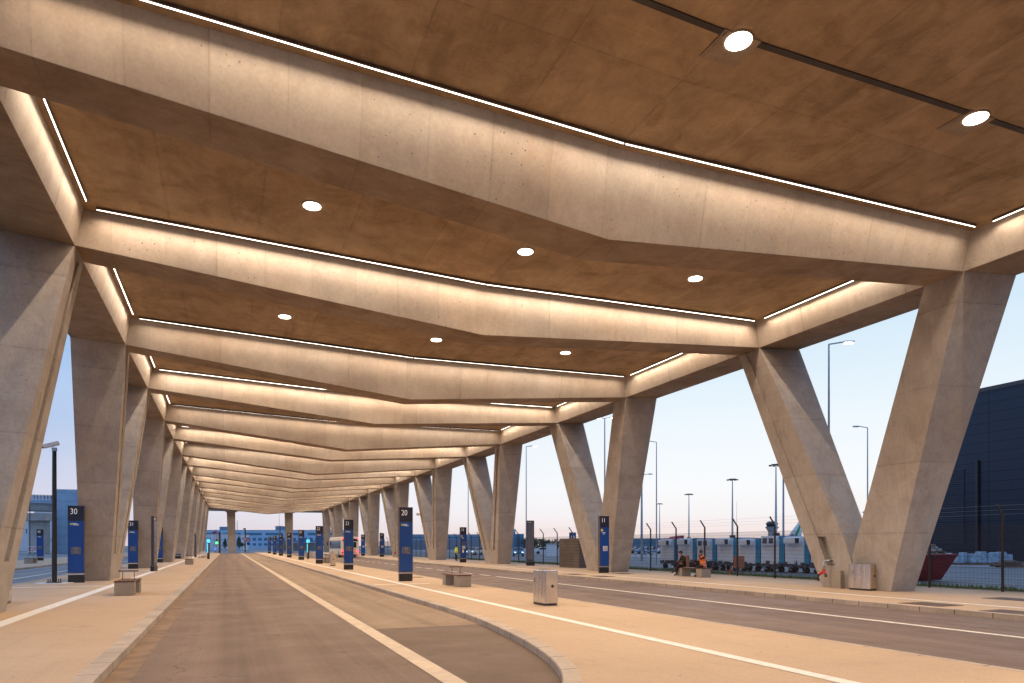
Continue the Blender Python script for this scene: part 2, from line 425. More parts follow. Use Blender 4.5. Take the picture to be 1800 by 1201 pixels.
# ------------------------------------------------------------------ V columns
def tt_(z, zc, H): return max(0, (z-zc)/(H-zc))
def leg_mesh(side, k, which, groove):
    """side 0 left / 1 right; V number k joins beams 2k-1 and 2k; which 0 = near leg, 1 = far leg"""
    ya, yb = YB(2*k-1), YB(2*k); ym = (ya+yb+BW)/2-.17
    H = 10.6 if side == 0 else 10.35
    xi_t, xo_t = (XL, OUTL) if side == 0 else (XR, OUTR)
    xi_f, xo_f = (-5.31, -6.50) if side == 0 else (22.53, 23.80)
    zi, zo = 1.3, 1.3
    A = 1.58
    def ring(z, g):
        t = z/H; xi = lerp(xi_f, xi_t, t); xo = lerp(xo_f, xo_t, t)
        def edge(zc):
            tt = max(0, (z-zc)/(H-zc))
            if which == 0: return lerp(ym-A, ya, t), lerp(ym-.001, ya+BW, tt)
            return lerp(ym+.001, yb, tt), lerp(ym+A, yb+BW, t)
        n0, f0 = edge(zi); n1, f1 = edge(zo)
        n1 -= .45*t*(1 if which == 0 else tt_(z, zo, H)); f1 += .45*(t if which == 1 else tt_(z, zo, H))
        sgn = -1 if side == 0 else 1
        dpt = g*sgn
        fa, fb = (.40, .62) if which == 0 else (.44, .66)
        gx = lerp(n0, f0, fa); gy = lerp(n0, f0, fb)
        return [(xi, n0, z), (xi, gx, z), (xi+dpt, gx, z), (xi+dpt, gy, z), (xi, gy, z), (xi, f0, z), (xo, f1, z), (xo, n1, z)]
    G = .16 if groove else 0.0
    if groove == 2:   # open slot with the dry riser low down, cover plate above
        lv = [(0, 0), (.88, 0), (.89, .3), (2.05, .3), (2.06, .05), (2.55, .05), (H-.02, .05)]
    elif groove: lv = [(0, 0), (1.29, 0), (1.30, G), (2.55, G), (H-.25, G), (H-.24, 0), (H, 0)]
    else: lv = [(0, 0), (1.30, 0), (2.55, 0), (H, 0)]
    mb = MB()
    if not groove:
        rings = [[r[j] for j in (0, 5, 6, 7)] for r in (ring(z, 0) for z, g in lv)]
    else: rings = [ring(z, g) for z, g in lv]
    mb.loft(rings); return mb
NV = 9
for side in (0, 1):
    for k in range(0, NV+1):
        if k == 0: nm = None
        row = 'left' if side == 0 else 'right'
        if k == 0: lab = f'V-shaped concrete column at the camera end of the {row} row'
        elif k == NV: lab = f'single leaning concrete column closing the far end of the {row} row'
        else: lab = f'{ORD[k-1]} V-shaped concrete column from the camera in the {row} row'
        if side == 1 and k == 1: lab = 'nearest V-shaped concrete column on the right, with red valve and steel bin'
        if side == 1 and k == 2: lab = 'right V-shaped concrete column directly behind blue stop pillar 11'
        if side == 0 and k == 2: lab = 'left V-shaped concrete column standing beside blue stop pillar 30'
        if side == 0 and k == 1: lab = 'V-shaped concrete column cut by the left edge of the picture'
        if k == 0: continue
        t = thing('v_column', lab, 'column', group='V-shaped concrete columns holding up the canopy')
        for which in (0, 1):
            if k == NV and which == 1: continue
            g = 1
            if side == 1 and k == 1: g = 0 if which == 0 else 2
            if side == 1 and k == 2: g = 0
            leg_mesh(side, k, which, g).build('leg', M['column'], t, bevel=.012)
m_ = MB().bb(-9.5, 24.5, YEND+.3, YEND+10, 10.25, 12.5); m_.build('end_slab', M['far_concrete'], canopy)
# two stout pillars under the last beam
for j, (x, y, lab) in enumerate([(.75, YEND+3.0, 'stout dark-sided concrete pillar at the far end, left of the two'), (14.0, YEND+3.0, 'stout dark-sided concrete pillar at the far end, right of the two')]):
    t = thing('end_pillar', lab, 'column', (x, y, 0), group='stout pillars at the far end of the hall')
    MB().loft([[(-.8, -.6, 0), (.8, -.6, 0), (.8, .6, 0), (-.8, .6, 0)], [(-1.15, -.6, 9.75), (.75, -.6, 9.75), (.75, .6, 9.75), (-1.15, .6, 9.75)]]).build('shaft', M['column'], t)
    MB().bb(-1.5, 1.2, -.9, .9, 9.75, 11.4).build('head', M['column'], t)

# ------------------------------------------------------------------ lights of the hall
def area(name, parent, loc, sx, sy, watt, rot=(0, 0, 0), color=LED, shape='RECTANGLE', spread=PI):
    l = bpy.data.lights.new(name, 'AREA'); l.shape = shape; l.size = sx; l.size_y = sy; l.energy = watt; l.color = color; l.spread = spread
    o = bpy.data.objects.new(name, l); COL.objects.link(o); o.location = loc; o.rotation_euler = rot; o.parent = parent; return o
def strip(label, a, b, group, lip=None):
    a = Vector(a); b = Vector(b); mid = (a+b)/2; d = b-a; L = d.length
    rz = math.atan2(d.y, d.x); rp = -math.asin(d.z/L)
    t = thing('led_strip', label, 'light strip', mid, 0, group); t.rotation_euler = (0, rp, rz)
    MB().bb(-L/2, L/2, -.04, .04, .004, .075).build('profile', M['frame'], t)
    MB().bb(-L/2+.02, L/2-.02, -.012, .012, -.004, .0025).build('diffuser', M['led'], t)
    if lip is not None:
        MB().bb(-L/2, L/2, lip-.008 if lip < 0 else lip-.008, lip+.008, -.012, .075).build('shield', M['charcoal'], t)
    area('strip_lamp', t, (0, 0, -.008), L-.06, .022, STRIP_W*L*random.uniform(.93, 1.07), spread=math.radians(150))
DZ = .085; OFF = .34
for i in range(I0, NB_+1):
    odd = i % 2 == 1
    y = YB(i)-(SLOPE_T if odd else 0)-OFF
    nm = 'nearest' if i == 1 else f'{ORD[i-1]}' if 1 < i <= 4 else None
    for h, (xa, xb, sd) in enumerate([(XL+.6, XC-.01, 'left'), (XC+.01, XR-.55, 'right')]):
        if i < 1: lab = 'LED strip above the camera on a crossbeam behind the picture edge'
        elif nm: lab = f'warm white LED strip along the {sd} half of the {nm} crossbeam'
        else: lab = 'thin LED strip on one of the far crossbeams, behind nearer beams'
        strip(lab, (xa, y, zslab(xa)-DZ), (xb, y, zslab(xb)-DZ), 'LED strips on top of the crossbeams' if i >= 1 else 'LED strips above the camera', lip=-.055 if odd and i > 1 else None)
    if i < NB_:
        ya = YB(i)+BW+.65; yb = YB(i+1)-.75-(SLOPE_T if (i+1) % 2 == 1 else 0)
        for sd, x, zz in (('left', XL+.42, zslab(XL)-DZ), ('right', XR-.40, zslab(XR)-DZ)):
            if i == 0: lab = f'short LED strip on the {sd} edge beam before the nearest crossbeam'
            elif 1 <= i <= 3: lab = f'short LED strip on the {sd} edge beam between {ORD[i-1]} and {ORD[i]} crossbeams'
            elif i < 0: lab = 'short LED strip above the camera on the edge beam'
            else: lab = f'short LED strip on the {sd} edge beam in the far bays'
            strip(lab, (x, ya, zz), (x, yb, zz), 'short LED strips along the edge beams' if i >= 0 else 'LED strips above the camera')
# downlights
def downlight(label, x, y, plate=False):
    z = zslab(x); t = thing('downlight', label, 'ceiling light', (x, y, z), 0, 'round downlights in the concrete ceiling')
    MB().tube((0, 0, -.03), (0, 0, .0), .26, .28, n=28).build('rim', M['soffit'], t)
    MB().tube((0, 0, -.045), (0, 0, -.0305), .245, n=28).build('diffuser', M['lampdisc'], t)
    if plate: MB().bb(-.42, .42, -.14, .62, -.03, -.002).build('mounting_plate', M['soffit'], t)
    area('down_lamp', t, (0, 0, -.052), .46, .46, DOWN_W, shape='DISK', spread=math.radians(150))
for i in range(I0, NB_):
    ym = 10.45 if i == 0 else (YB(i)+BW+YB(i+1))/2 + (.55 if i % 2 else .9)
    for x, sd in ((2.22, 'left'), (8.9, 'middle'), (15.57, 'right')):
        if i == 0: lab = f'{sd} round downlight in the ceiling bay nearest the camera'
        elif i in (1, 2, 3): lab = f'{sd} round downlight between the {ORD[i-1]} and {ORD[i]} crossbeams'
        else: lab = 'round downlight hidden high between the far crossbeams'
        downlight(lab, x, ym, plate=(i == 0))
for a, b, w in ((2.55, 8.55, 'left'), (9.25, 15.2, 'middle'), (15.92, 21.0, 'right')):
    t = MB(); za, zb = zslab(a)-.03, zslab(b)-.03
    t.loft([[(a, 10.33, za-.0), (a, 10.46, za-.0), (a, 10.46, za+.05), (a, 10.33, za+.05)], [(b, 10.33, zb-.0), (b, 10.46, zb-.0), (b, 10.46, zb+.05), (b, 10.33, zb+.05)]])
    tag(t.build('cable_tray', paint('tray_brown', (.05, .038, .03), .7)), f'{w} length of dark cable tray joining the downlights nearest the camera', 'cable tray', 'cable trays between the near downlights')

# ------------------------------------------------------------------ ground
Y0, Y1 = -14.0, 178.0
ZR = -.13
g = MB(); g.poly([(-1500, -300, -.165), (1800, -300, -.165), (1800, 2600, -.165), (-1500, 2600, -.165)], [(0, 1, 2, 3)])
struct(g, 'ground', M['ground'])
def sheet(name, x0, x1, z, mat, y0=Y0, y1=Y1): return struct(MB().poly([(x0, y0, z), (x1, y0, z), (x1, y1, z), (x0, y1, z)], [(0, 1, 2, 3)]), name, mat)
sheet('road', -1.60, 2.62, ZR, M['lane'])
mbp = MB(); mbp.poly([(2.62, 15.15, ZR), (6.4, 15.15, ZR), (6.4, Y1, ZR), (2.62, Y1, ZR)], [(0, 1, 2, 3)]); struct(mbp, 'road', M['lane_light'])
struct(MB().poly([(2.62, Y0, ZR), (6.4, Y0, ZR), (6.4, 15.15, ZR), (2.62, 15.15, ZR)], [(0, 1, 2, 3)]), 'road', M['lane_new'])
sheet('road_band', 2.64, 2.94, ZR+.006, M['band'])
sheet('gutter', -1.55, -1.22, ZR+.004, M['gutter'])
sheet('road', 9.8, 17.9, ZR, M['lane_right'])
sheet('road', -14.5, -8.7, ZR, M['tarmac'])
sheet('road_marking', -10.95, -10.78, ZR+.005, M['white_line'])
# platforms (raised), kerb faces
def slab(name, x0, x1, mat, y0=Y0, y1=Y1, zt=0.0): return struct(MB().bb(x0, x1, y0, y1, -.16, zt), name, mat)
slab('pavement', -8.55, -1.84, M['pave'])
slab('kerb', -1.838, -1.56, M['kerb'], zt=.003)
slab('kerb', -8.8, -8.552, M['kerb'], zt=.003)
slab('pavement', -22.0, -14.7, M['pave']); slab('kerb', -14.698, -14.5, M['kerb'], zt=.003)
slab('pavement', 18.04, 26.45, M['pave']); slab('kerb', 17.78, 18.038, M['kerb'], zt=.003)
# island with its rounded nose towards the camera
nose = [(5.55, 60), (5.55, 19.0), (5.50, 17.0), (5.42, 15.4), (5.27, 13.9), (5.12, 12.7), (4.94, 11.4), (4.70, 10.2), (4.42, 9.1), (4.05, 8.1), (3.55, 7.2), (2.9, 6.4), (2.1, 5.6), (1.2, 4.9)]
def smooth(p, n=2):
    for _ in range(n):
        q = [p[0]]
        for a, b in zip(p, p[1:]): q += [(a[0]*.75+b[0]*.25, a[1]*.75+b[1]*.25), (a[0]*.25+b[0]*.75, a[1]*.25+b[1]*.75)]
        q.append(p[-1]); p = q
    return p
nose = smooth([(5.55, Y1)] + nose[1:] + [(.2, 4.3), (-1.2, 3.7)], 2)
def offs(p, d):
    out = []
    for k in range(len(p)):
        a = Vector(p[max(0, k-1)]); b = Vector(p[min(len(p)-1, k+1)]); t = (b-a).normalized(); n = Vector((-t.y, t.x)); out.append(tuple(Vector(p[k])+n*d))
    return out
inner = offs(nose, .24)
n_ = len(nose)
outl = inner + [(-1.2, -4), (9.86, -4), (9.86, Y1)]
P = [(x, y, 0.0) for x, y in outl]; 
struct(MB().poly(P, [tuple(range(len(P)))]), 'pavement', M['pave'])
k_ = MB(); P = []
for (x, y), (u, v) in zip(nose, inner): P += [(x, y, -.16), (x, y, -.012), (x+(u-x)*.06, y+(v-y)*.06, .003), (u, v, .003), (u, v, -.01)]
F = []
for a in range(n_-1):
    for c in range(4): F.append((a*5+c, a*5+c+1, (a+1)*5+c+1, (a+1)*5+c))
k_.poly(P, F)
# the curved kerb gets stone joints as real narrow gaps drawn by its own arc length
def kerb_curve():
    m = M['kerb'].copy(); m.name = 'kerb_granite_curved'
    return m
struct(k_, 'kerb', kerb_curve(), smooth=False)
slab('kerb', 9.862, 10.0, M['kerb'], y0=-4, zt=.003)
# painted lines on platforms
sheet('tactile_line', 6.98, 7.22, .006, M['tactile'], -3.9)
sheet('tactile_line', -4.72, -4.38, .006, M['tactile'])
sheet('tactile_line', 19.78, 20.0, .006, M['tactile'])
for (x0, x1, y0, y1) in ((-8.4, -4.72, 33.2, 33.45), (-8.4, -4.72, 52.3, 52.6), (-8.4, -4.72, 71, 71.3), (5.85, 6.98, 29.8, 30.05), (7.22, 8.3, 29.8, 30.05), (5.85, 6.98, 47.1, 47.4), (5.85, 6.98, 64.5, 64.8), (18.1, 19.78, 56.0, 56.3)):
    struct(MB().poly([(x0, y0, .005), (x1, y0, .005), (x1, y1, .005), (x0, y1, .005)], [(0, 1, 2, 3)]), 'tactile_line', M['tactile'])
# right road line, solid near then dashed
sheet('road_marking', 14.48, 14.66, ZR+.005, M['white_line'], Y0, 38)
for k in range(40): 
    y = 39+k*3.2
    struct(MB().poly([(14.48, y, ZR+.005), (14.66, y, ZR+.005), (14.66, y+1.9, ZR+.005), (14.48, y+1.9, ZR+.005)], [(0, 1, 2, 3)]), 'road_marking', M['white_line'])
# dark drain covers let into the right platform
for j, (x, y, wx, wy) in enumerate([(18.75, 13.9, 1.0, 1.3), (18.5, 11.4, .9, 1.3), (22.9, 14.2, 1.0, 1.3), (19.0, 33.2, .9, 1.2), (18.9, 36.4, .9, 1.2), (21.0, 45.0, .9, 1.2), (22.0, 36.0, .9, 1.1), (9.2, 36.2, .8, .8), (22.6, 54.8, .9, 1.2)]):
    lab = ['dark drain cover beside the kerb line below the nearest right column', 'dark drain cover in the kerb at the right edge of the picture', 'dark drain cover near the fence at the right edge of the picture', 'dark drain cover in the right pavement just before blue pillar 11', 'dark drain cover in the right pavement just beyond blue pillar 11', 'dark drain cover beyond the second right column', 'dark drain cover at the foot of the second right column', 'dark drain cover on the island beyond blue pillar 20', 'dark drain cover beside the grey information pylon'][j]
    t = tag(MB().bb(x-wx/2, x+wx/2, y-wy/2, y+wy/2, -.02, .009).build('drain_cover', paint('cover_brown', (.10, .065, .05), .7, var=.3)), lab, 'drain cover', 'dark drain covers in the pavement')
# outside: verge, service road, apron, far roads
struct(MB().poly([(26.45, -20, -.05), (28.7, -20, -.06), (28.7, 230, -.06), (26.45, 230, -.05)], [(0, 1, 2, 3)]), 'verge', M['soil'])
struct(MB().bb(26.45, 26.6, -20, 200, -.16, .02), 'kerb', M['kerb'])
struct(MB().bb(28.7, 29.0, -20, 230, -.16, -.03), 'kerb', M['tarmac_pale'])
sheet('road', 29.0, 31.5, -.150, M['tarmac_pale'], -20, 230)
sheet('road', 31.5, 60, -.146, M['tarmac'], -20, 230)
sheet('road', 60, 400, -.150, M['tarmac_pale'], -20, 500)
struct(MB().poly([(-90, 178.4, -.14), (90, 178.4, -.14), (90, 196, -.14), (-90, 196, -.14)], [(0, 1, 2, 3)]), 'road', M['tarmac'])
struct(MB().poly([(-90, 200, -.14), (90, 200, -.14), (90, 215, -.14), (-90, 215, -.14)], [(0, 1, 2, 3)]), 'road', M['tarmac_pale'])
struct(MB().poly([(-40, -20, -.14), (-22, -20, -.14), (-22, 178, -.14), (-40, 178, -.14)], [(0, 1, 2, 3)]), 'road', M['tarmac'])
# grass blades on the verge
gm = MB()
for k in range(15000):
    y = random.uniform(12, 90)**1.0; x = random.uniform(26.65, 28.65)
    if random.random() > 1.2-y/110: continue
    h = random.uniform(.08, .24); a = random.uniform(0, PI); w = .012+y*.0004; dx, dy = math.cos(a)*w, math.sin(a)*w
    lx, ly = random.uniform(-.05, .05), random.uniform(-.05, .05)
    gm.poly([(x-dx, y-dy, -.06), (x+dx, y+dy, -.06), (x+lx, y+ly, -.06+h)], [(0, 1, 2)])
tag(gm.build('grass', M['grass'], fixn=False), 'strip of rough green grass growing behind the wire fence', 'grass', kind='stuff')

# ------------------------------------------------------------------ wire fence
def fence():
    t = thing('wire_fence', 'tall dark welded wire fence with bent posts and barbed wire behind the right pavement', 'fence', (26.2, 0, 0))
    posts = [16.6-2.85*3+2.85*k for k in range(0, 44)]
    def skip(y): return False
    for k, y in enumerate(posts):
        m = MB(); m.bb(-.035, .035, y-.03, y+.03, -.1, 2.78)
        R = Matrix.Rotation(math.radians(-38), 3, 'Y')
        m.box((-.17, y, 2.98), (.06, .055, .52), M4=R)
        m.build('post', M['fence'], t)
        if k+1 < len(posts):
            ya, yb = y+.03, posts[k+1]-.03; m = MB()
            st = .05 if y < 45 else .1 if y < 80 else .15; r = .003 if y < 45 else .0045 if y < 80 else .006
            nv = int((yb-ya)/st)
            for j in range(nv+1):
                yy = ya+(yb-ya)*j/nv
                m.poly([(.036-r, yy-r, .03), (.036+r, yy-r, .03), (.036+r, yy+r, .03), (.036-r, yy+r, .03), (.036-r, yy-r, 2.45), (.036+r, yy-r, 2.45), (.036+r, yy+r, 2.45), (.036-r, yy+r, 2.45)], [(0, 1, 5, 4), (1, 2, 6, 5), (2, 3, 7, 6), (3, 0, 4, 7)])
            for z in (.06, .26, .46, .66, .86, 1.06, 1.26, 1.46, 1.66, 1.86, 2.06, 2.26, 2.43):
                m.bb(.036-.004, .036+.004, ya, yb, z-.004, z+.004)
            m.build('mesh_panel', M['fence'], t, fixn=False)
            w = MB()
            for (xx, zz) in ((-.05, 2.84), (-.17, 2.99), (-.30, 3.15)):
                w.tube((xx, ya-.03, zz), (xx, yb+.03, zz), .004, n=4, cap=False)
            w.build('barbed_wire', M['galv'], t, fixn=False)
fence()

# ------------------------------------------------------------------ text
def text(body, size, loc, rz, mat, parent, name='number', sx=.8, extrude=.004, rx=PI/2, bold=.0):
    c = bpy.data.curves.new(name, 'FONT'); c.body = body; c.size = size; c.extrude = extrude; c.offset = bold
    c.materials.append(mat); c.resolution_u = 6
    tmp = bpy.data.objects.new(name, c); COL.objects.link(tmp)
    me = bpy.data.meshes.new_from_object(tmp.evaluated_get(bpy.context.evaluated_depsgraph_get())); bpy.data.objects.remove(tmp); me.name = name
    o = bpy.data.objects.new(name, me); COL.objects.link(o); o.location = loc; o.rotation_euler = (rx, 0, rz); o.scale = (sx, 1, 1); o.parent = parent
    return o

# ------------------------------------------------------------------ totems
def totem(num, x, y, label, group, kind='leaf', rz=0.0):
    t = thing('stop_pillar', label, 'stop pillar', (x, y, 0), rz, group)
    w, d, H = .66, .22, 3.52
    MB().bb(-w/2, w/2, -d/2, d/2, .42, H).build('body', M['frame'], t, bevel=.01)
    MB().bb(-w/2+.01, w/2-.01, -d/2+.02, d/2-.02, 0, .36).build('plinth', M['black'], t)
    MB().bb(-w/2, w/2, -d/2+.004, d/2-.004, .36, .42).build('reveal', M['steel'], t)
    MB().bb(-w/2+.018, w/2-.018, -d/2-.012, -d/2-.001, .47, 2.815).build('blue_panel', M['blue'], t)
    MB().bb(-w/2+.018, w/2-.018, -d/2-.012, -d/2-.001, 2.819, H-.01).build('header', M['navy'], t)
    text(num, .37, (-.235, -d/2-.016, 3.13), 0, M['letter'], t, sx=.80, bold=-.003)
    yy = -d/2-.014
    if kind == 'leaf':
        lg = MB().bb(-.235, -.155, yy-.004, yy, 2.63, 2.72).build('logo', M['green'], t)
        MB().prism([(-.222, 2.65), (-.19, 2.64), (-.165, 2.67), (-.17, 2.69), (-.195, 2.70), (-.21, 2.68)], yy-.006, yy-.0045, plane='XZ').build('leaf', M['yellow'], lg)
        text('Navettes', .058, (-.13, yy-.002, 2.685), 0, M['letter'], t, 'lettering', sx=.85, bold=.001)
        text('Parkings Bus', .058, (-.13, yy-.002, 2.628), 0, M['letter'], t, 'lettering', sx=.85, bold=.001)
        p = MB().bb(-.2, .2, yy-.012, yy, 1.30, 1.63).build('display', M['display'], t)
        q = MB()
        for a in (-.045, .045):
            for b in (1.365, 1.42, 1.52, 1.575): q.bb(a-.012, a+.012, yy-.016, yy-.0125, b-.006, b+.006)
        q.build('display_text', M['paper'], p)
    else:
        lg = MB().tube((-.19, yy, 2.64), (-.19, yy-.005, 2.64), .085, n=20).build('logo', M['yellow'], t)
        text('Cars Express', .06, (-.2, yy-.002, 2.47), 0, M['letter'], t, 'lettering', sx=.85, bold=.001)
        text('Lignes', .06, (-.12, yy-.002, 2.39), 0, M['letter'], t, 'lettering', sx=.85, bold=.001)
        p = MB().bb(-.12, .2, yy-.008, yy, 1.36, 1.66).build('timetable', M['paper'], t)
        q = MB()
        for r_ in range(5): q.bb(-.08, .16, yy-.010, yy-.0082, 1.41+r_*.045, 1.425+r_*.045)
        q.build('timetable_rows', M['display'], p)
        if num == '12':
            MB().bb(-.12, .2, yy-.008, yy, 1.75, 2.1).build('display', M['display'], t)
            MB().bb(-.12, .05, yy-.008, yy, .98, 1.28).build('notice', M['paper'], t)
    return t
for n_i, (num, x, y) in enumerate([('20', 7.80, 32.4), ('21', 7.83, 49.5), ('22', 7.86, 66.7), ('23', 7.91, 84.5), ('24', 8.0, 103), ('25', 8.05, 120.8), ('26', 8.0, 136.5), ('27', 8.08, 156.2)]):
    totem(num, x, y, f'tall blue stop pillar numbered {num} on the middle island', 'blue numbered stop pillars')
for num, x, y in (('30', -6.44, 36.85), ('31', -6.44, 57.2), ('32', -6.40, 77.3), ('33', -6.0, 98.5)):
    totem(num, x, y, f'tall blue stop pillar numbered {num} on the left pavement', 'blue numbered stop pillars')
totem('42', -19.64, 92.3, 'tall blue stop pillar numbered 42 on the far left pavement', 'blue numbered stop pillars')
for num, x, y in (('11', 21.45, 37.4), ('12', 21.65, 65.7), ('13', 21.2, 103.0), ('14', 20.7, 115.8)):
    totem(num, x, y, f'tall blue stop pillar numbered {num} with yellow disc on the right pavement', 'blue numbered stop pillars', kind='sun')

def pylon(x, y, rz, label, w=.62, d=.26, H=3.8):
    t = thing('information_pylon', label, 'information pylon', (x, y, 0), rz, 'dark information pylons')
    MB().bb(-w/2, w/2, -d/2, d/2, .36, H).build('body', M['charcoal'], t, bevel=.01)
    MB().bb(-w/2-.04, w/2+.04, -d/2-.04, d/2+.04, 0, .34).build('plinth', M['black'], t, bevel=.01)
    MB().bb(-w/2+.04, w/2-.04, -d/2-.012, -d/2-.002, .5, H-.3).build('screen', M['display'], t)
    text('Terminal 2', .11, (-w/2+.06, -d/2-.006, H-.2), 0, M['letter'], t, 'lettering', sx=.8)
pylon(23.6, 53.5, -.25, 'dark grey information pylon on the right pavement before the fence')
pylon(23.45, 114.5, 1.2, 'slim black information pylon far down the right pavement')
pylon(-4.55, 51.2, PI/2-.12, 'slim black pylon on steel feet seen edge-on on the left pavement', w=.9, d=.16, H=3.62)
pylon(-4.45, 110.7, PI/2-.1, 'slim black pylon seen edge-on far down the left pavement', w=.8, d=.16, H=3.5)

# ------------------------------------------------------------------ benches
def bench(x, y, label, L=2.1, flip=0):
    t = thing('bench', label, 'bench', (x, y, 0), 0, 'concrete and wood benches')
    for s in (-1, 1):
        MB().bb(-.3, .3, s*(L/2-.24)-.24, s*(L/2-.24)+.24, 0, .45).build('block', M['stone'], t, bevel=.015)
    st = MB()
    for k in range(5): st.bb(-.31+k*.126, -.31+k*.126+.116, -L/2-.01, L/2+.01, .452, .497)
    seat = st.build('seat', M['wood'], t, bevel=.006)
    for a in (-.18, .18):
        MB().tube((a, .05, .497), (a, .05, .78), .011, n=8).build('rod', M['black'], t)
    MB().bb(-.31, .31, .0, .1, .78, .82).build('back_rail', M['wood'], t, bevel=.008)
bench(-3.27, 27.7, 'concrete bench with wooden slats on the left pavement nearest the camera')
bench(-3.27, 68.6, 'grey concrete bench farther along the left pavement')
bench(8.9, 27.9, 'concrete bench with wooden slats on the island beyond the steel bin')
bench(8.9, 68.9, 'small bench half hidden behind the tall bin on the island')
bench(23.45, 31.15, 'concrete bench on the right pavement where two people sit', L=2.2)
bench(-17.35, 78.0, 'pale concrete bench in front of blue pillar 42')

# ------------------------------------------------------------------ stainless bins
def steel_bin(x, y, rz, label, L=.86, D=.42, H=.98):
    t = thing('steel_bin', label, 'bin', (x, y, 0), rz, 'stainless steel waste bins')
    # ribbed front along local y, door side facing -y
    fr = []
    for k in range(25):
        u = k/24; wv = .028*abs(math.sin(u*PI*5))+.03*math.sin(u*PI)
        fr.append((-D/2+.03+wv*-1, -L/2+.02+u*(L-.04)))
    out = fr+[(D/2, L/2), (D/2, -L/2), (-D/2+.03, -L/2)]
    MB().prism(out, .07, H-.03).build('body', M['steel'], t)
    MB().bb(-D/2+.03, D/2-.02, -L/2+.03, L/2-.03, 0, .07).build('plinth', M['charcoal'], t)
    MB().prism([(a*1.0, b*1.0) for a, b in out], H-.028, H).build('lid', M['steel'], t)
    dr = MB().bb(-D/2+.05, D/2-.02, -L/2-.014, -L/2-.001, .09, H-.04).build('door', M['brass'], t, bevel=.003)  # steel door, its tint standing for reflected pavement
    MB().tube((.03, -L/2-.02, .55), (.03, -L/2-.0145, .55), .045, n=16).build('lock', M['black'], dr)
    hm = MB()
    for k in range(3): hm.box((0, -.25+k*.25, H+.004), (.16, .03, .006), .5)
    hm.build('slot', M['black'], t)
    text('TRI SELECTIF', .045, (-D/2-.004-.0, .30, .72), -PI/2, M['charcoal'], t, 'lettering')
    text('Recyclage', .045, (-D/2-.004-.0, .30, .655), -PI/2, M['charcoal'], t, 'lettering')
steel_bin(8.42, 18.05, 0.0, 'ribbed stainless steel bin standing alone on the near island')
steel_bin(8.05, 59.2, 0.0, 'slim tan and steel bin on the island beyond pillar 21', L=.6, H=1.1)
steel_bin(22.33, 19.3, .06, 'ribbed stainless steel bin against the nearest right column', L=.95, H=1.0)
steel_bin(-6.15, 24.2, 0.0, 'stainless steel bin half hidden behind the column at the left edge', L=.8)
tag(MB().bb(22.30, 22.62, 20.3, 20.75, 0, .72).build('concrete_box', M['stone'], bevel=.01), 'low concrete box between the steel bin and the red valve', 'box')

# ------------------------------------------------------------------ dry riser
t = thing('dry_riser', 'brass pipe with red twin valve coming out of the nearest right column', 'standpipe', (0, 0, 0))
pts = [(22.62, 21.30, 2.1), (22.60, 20.86, 1.25), (22.58, 20.80, 1.12), (22.45, 20.86, 1.10), (22.22, 20.93, 1.08), (22.12, 20.95, 1.0), (22.12, 20.95, .78)]
MB().path(pts, .05, n=12).build('pipe', M['galv'], t, smooth=True)
MB().tube((22.12, 20.95, .80), (22.12, 20.95, .76), .068, n=14).build('flange', M['steel'], t)
v = MB().tube((22.12, 20.95, .76), (22.12, 20.95, .62), .06, n=12)
v.tube((22.12, 20.95, .66), (22.05, 21.11, .54), .055, n=12); v.tube((22.12, 20.95, .66), (22.05, 20.79, .54), .055, n=12); v.ball((22.12, 20.95, .65), .065)
v.build('red_valve', M['red'], t)
for dy in (.19, -.19): MB().tube((22.045, 20.95+dy*.85, .54), (22.0, 20.95+dy*1.15, .46), .06, .052, n=12).build('outlet_cap', M['charcoal'], t)
MB().path([(22.1, 21.05, .6), (21.98, 21.2, .68), (21.95, 21.32, .74)], .008, n=6).build('handle', M['black'], t)
t = thing('valve', 'small red and brass valve on the fifth right column, seen left of pillar 20', 'standpipe', (22.35, 99.2, 0))
MB().tube((0, 0, .5), (0, 0, 1.3), .05).build('pipe', M['galv'], t); MB().ball((0, 0, .6), .14).build('red_valve', M['red'], t)

# ------------------------------------------------------------------ camera pole
t = thing('camera_pole', 'black pole with white surveillance camera on the left pavement', 'camera pole', (-7.25, 36.6, 0))
MB().tube((0, 0, .03), (0, 0, 5.95), .105, .085, n=16).build('pole', M['black'], t)
MB().tube((0, 0, .0), (0, 0, .025), .75, n=28).build('footing', M['paper'], t)
fl = MB().bb(-.26, .26, -.26, .26, .026, .06)
for a in (-.2, .2):
    for b in (-.2, .2): fl.tube((a, b, .06), (a, b, .2), .02, n=6)
fl.build('base_plate', M['black'], t)
MB().bb(-.09, .09, -.09, .09, 5.95, 6.1).build('bracket', M['galv'], t)
R = Matrix.Rotation(math.radians(-18), 3, 'Y')
hd = MB().box((-.12, -.02, 6.22), (.62, .22, .17), M4=R).build('camera_housing', M['paper'], t, bevel=.02)
MB().box((-.42, -.02, 6.12), (.10, .18, .13), M4=R).build('lens', M['black'], hd)
t = thing('security_camera', 'small white camera on an arm from the fourth right column', 'security camera', (21.65, 83.0, 5.55))
MB().tube((.0, 0, 0), (.75, .3, .05), .03).build('arm', M['galv'], t)
MB().ball((-.1, 0, -.02), .22, sc=(1.2, 1, .8)).build('housing', M['white'], t)

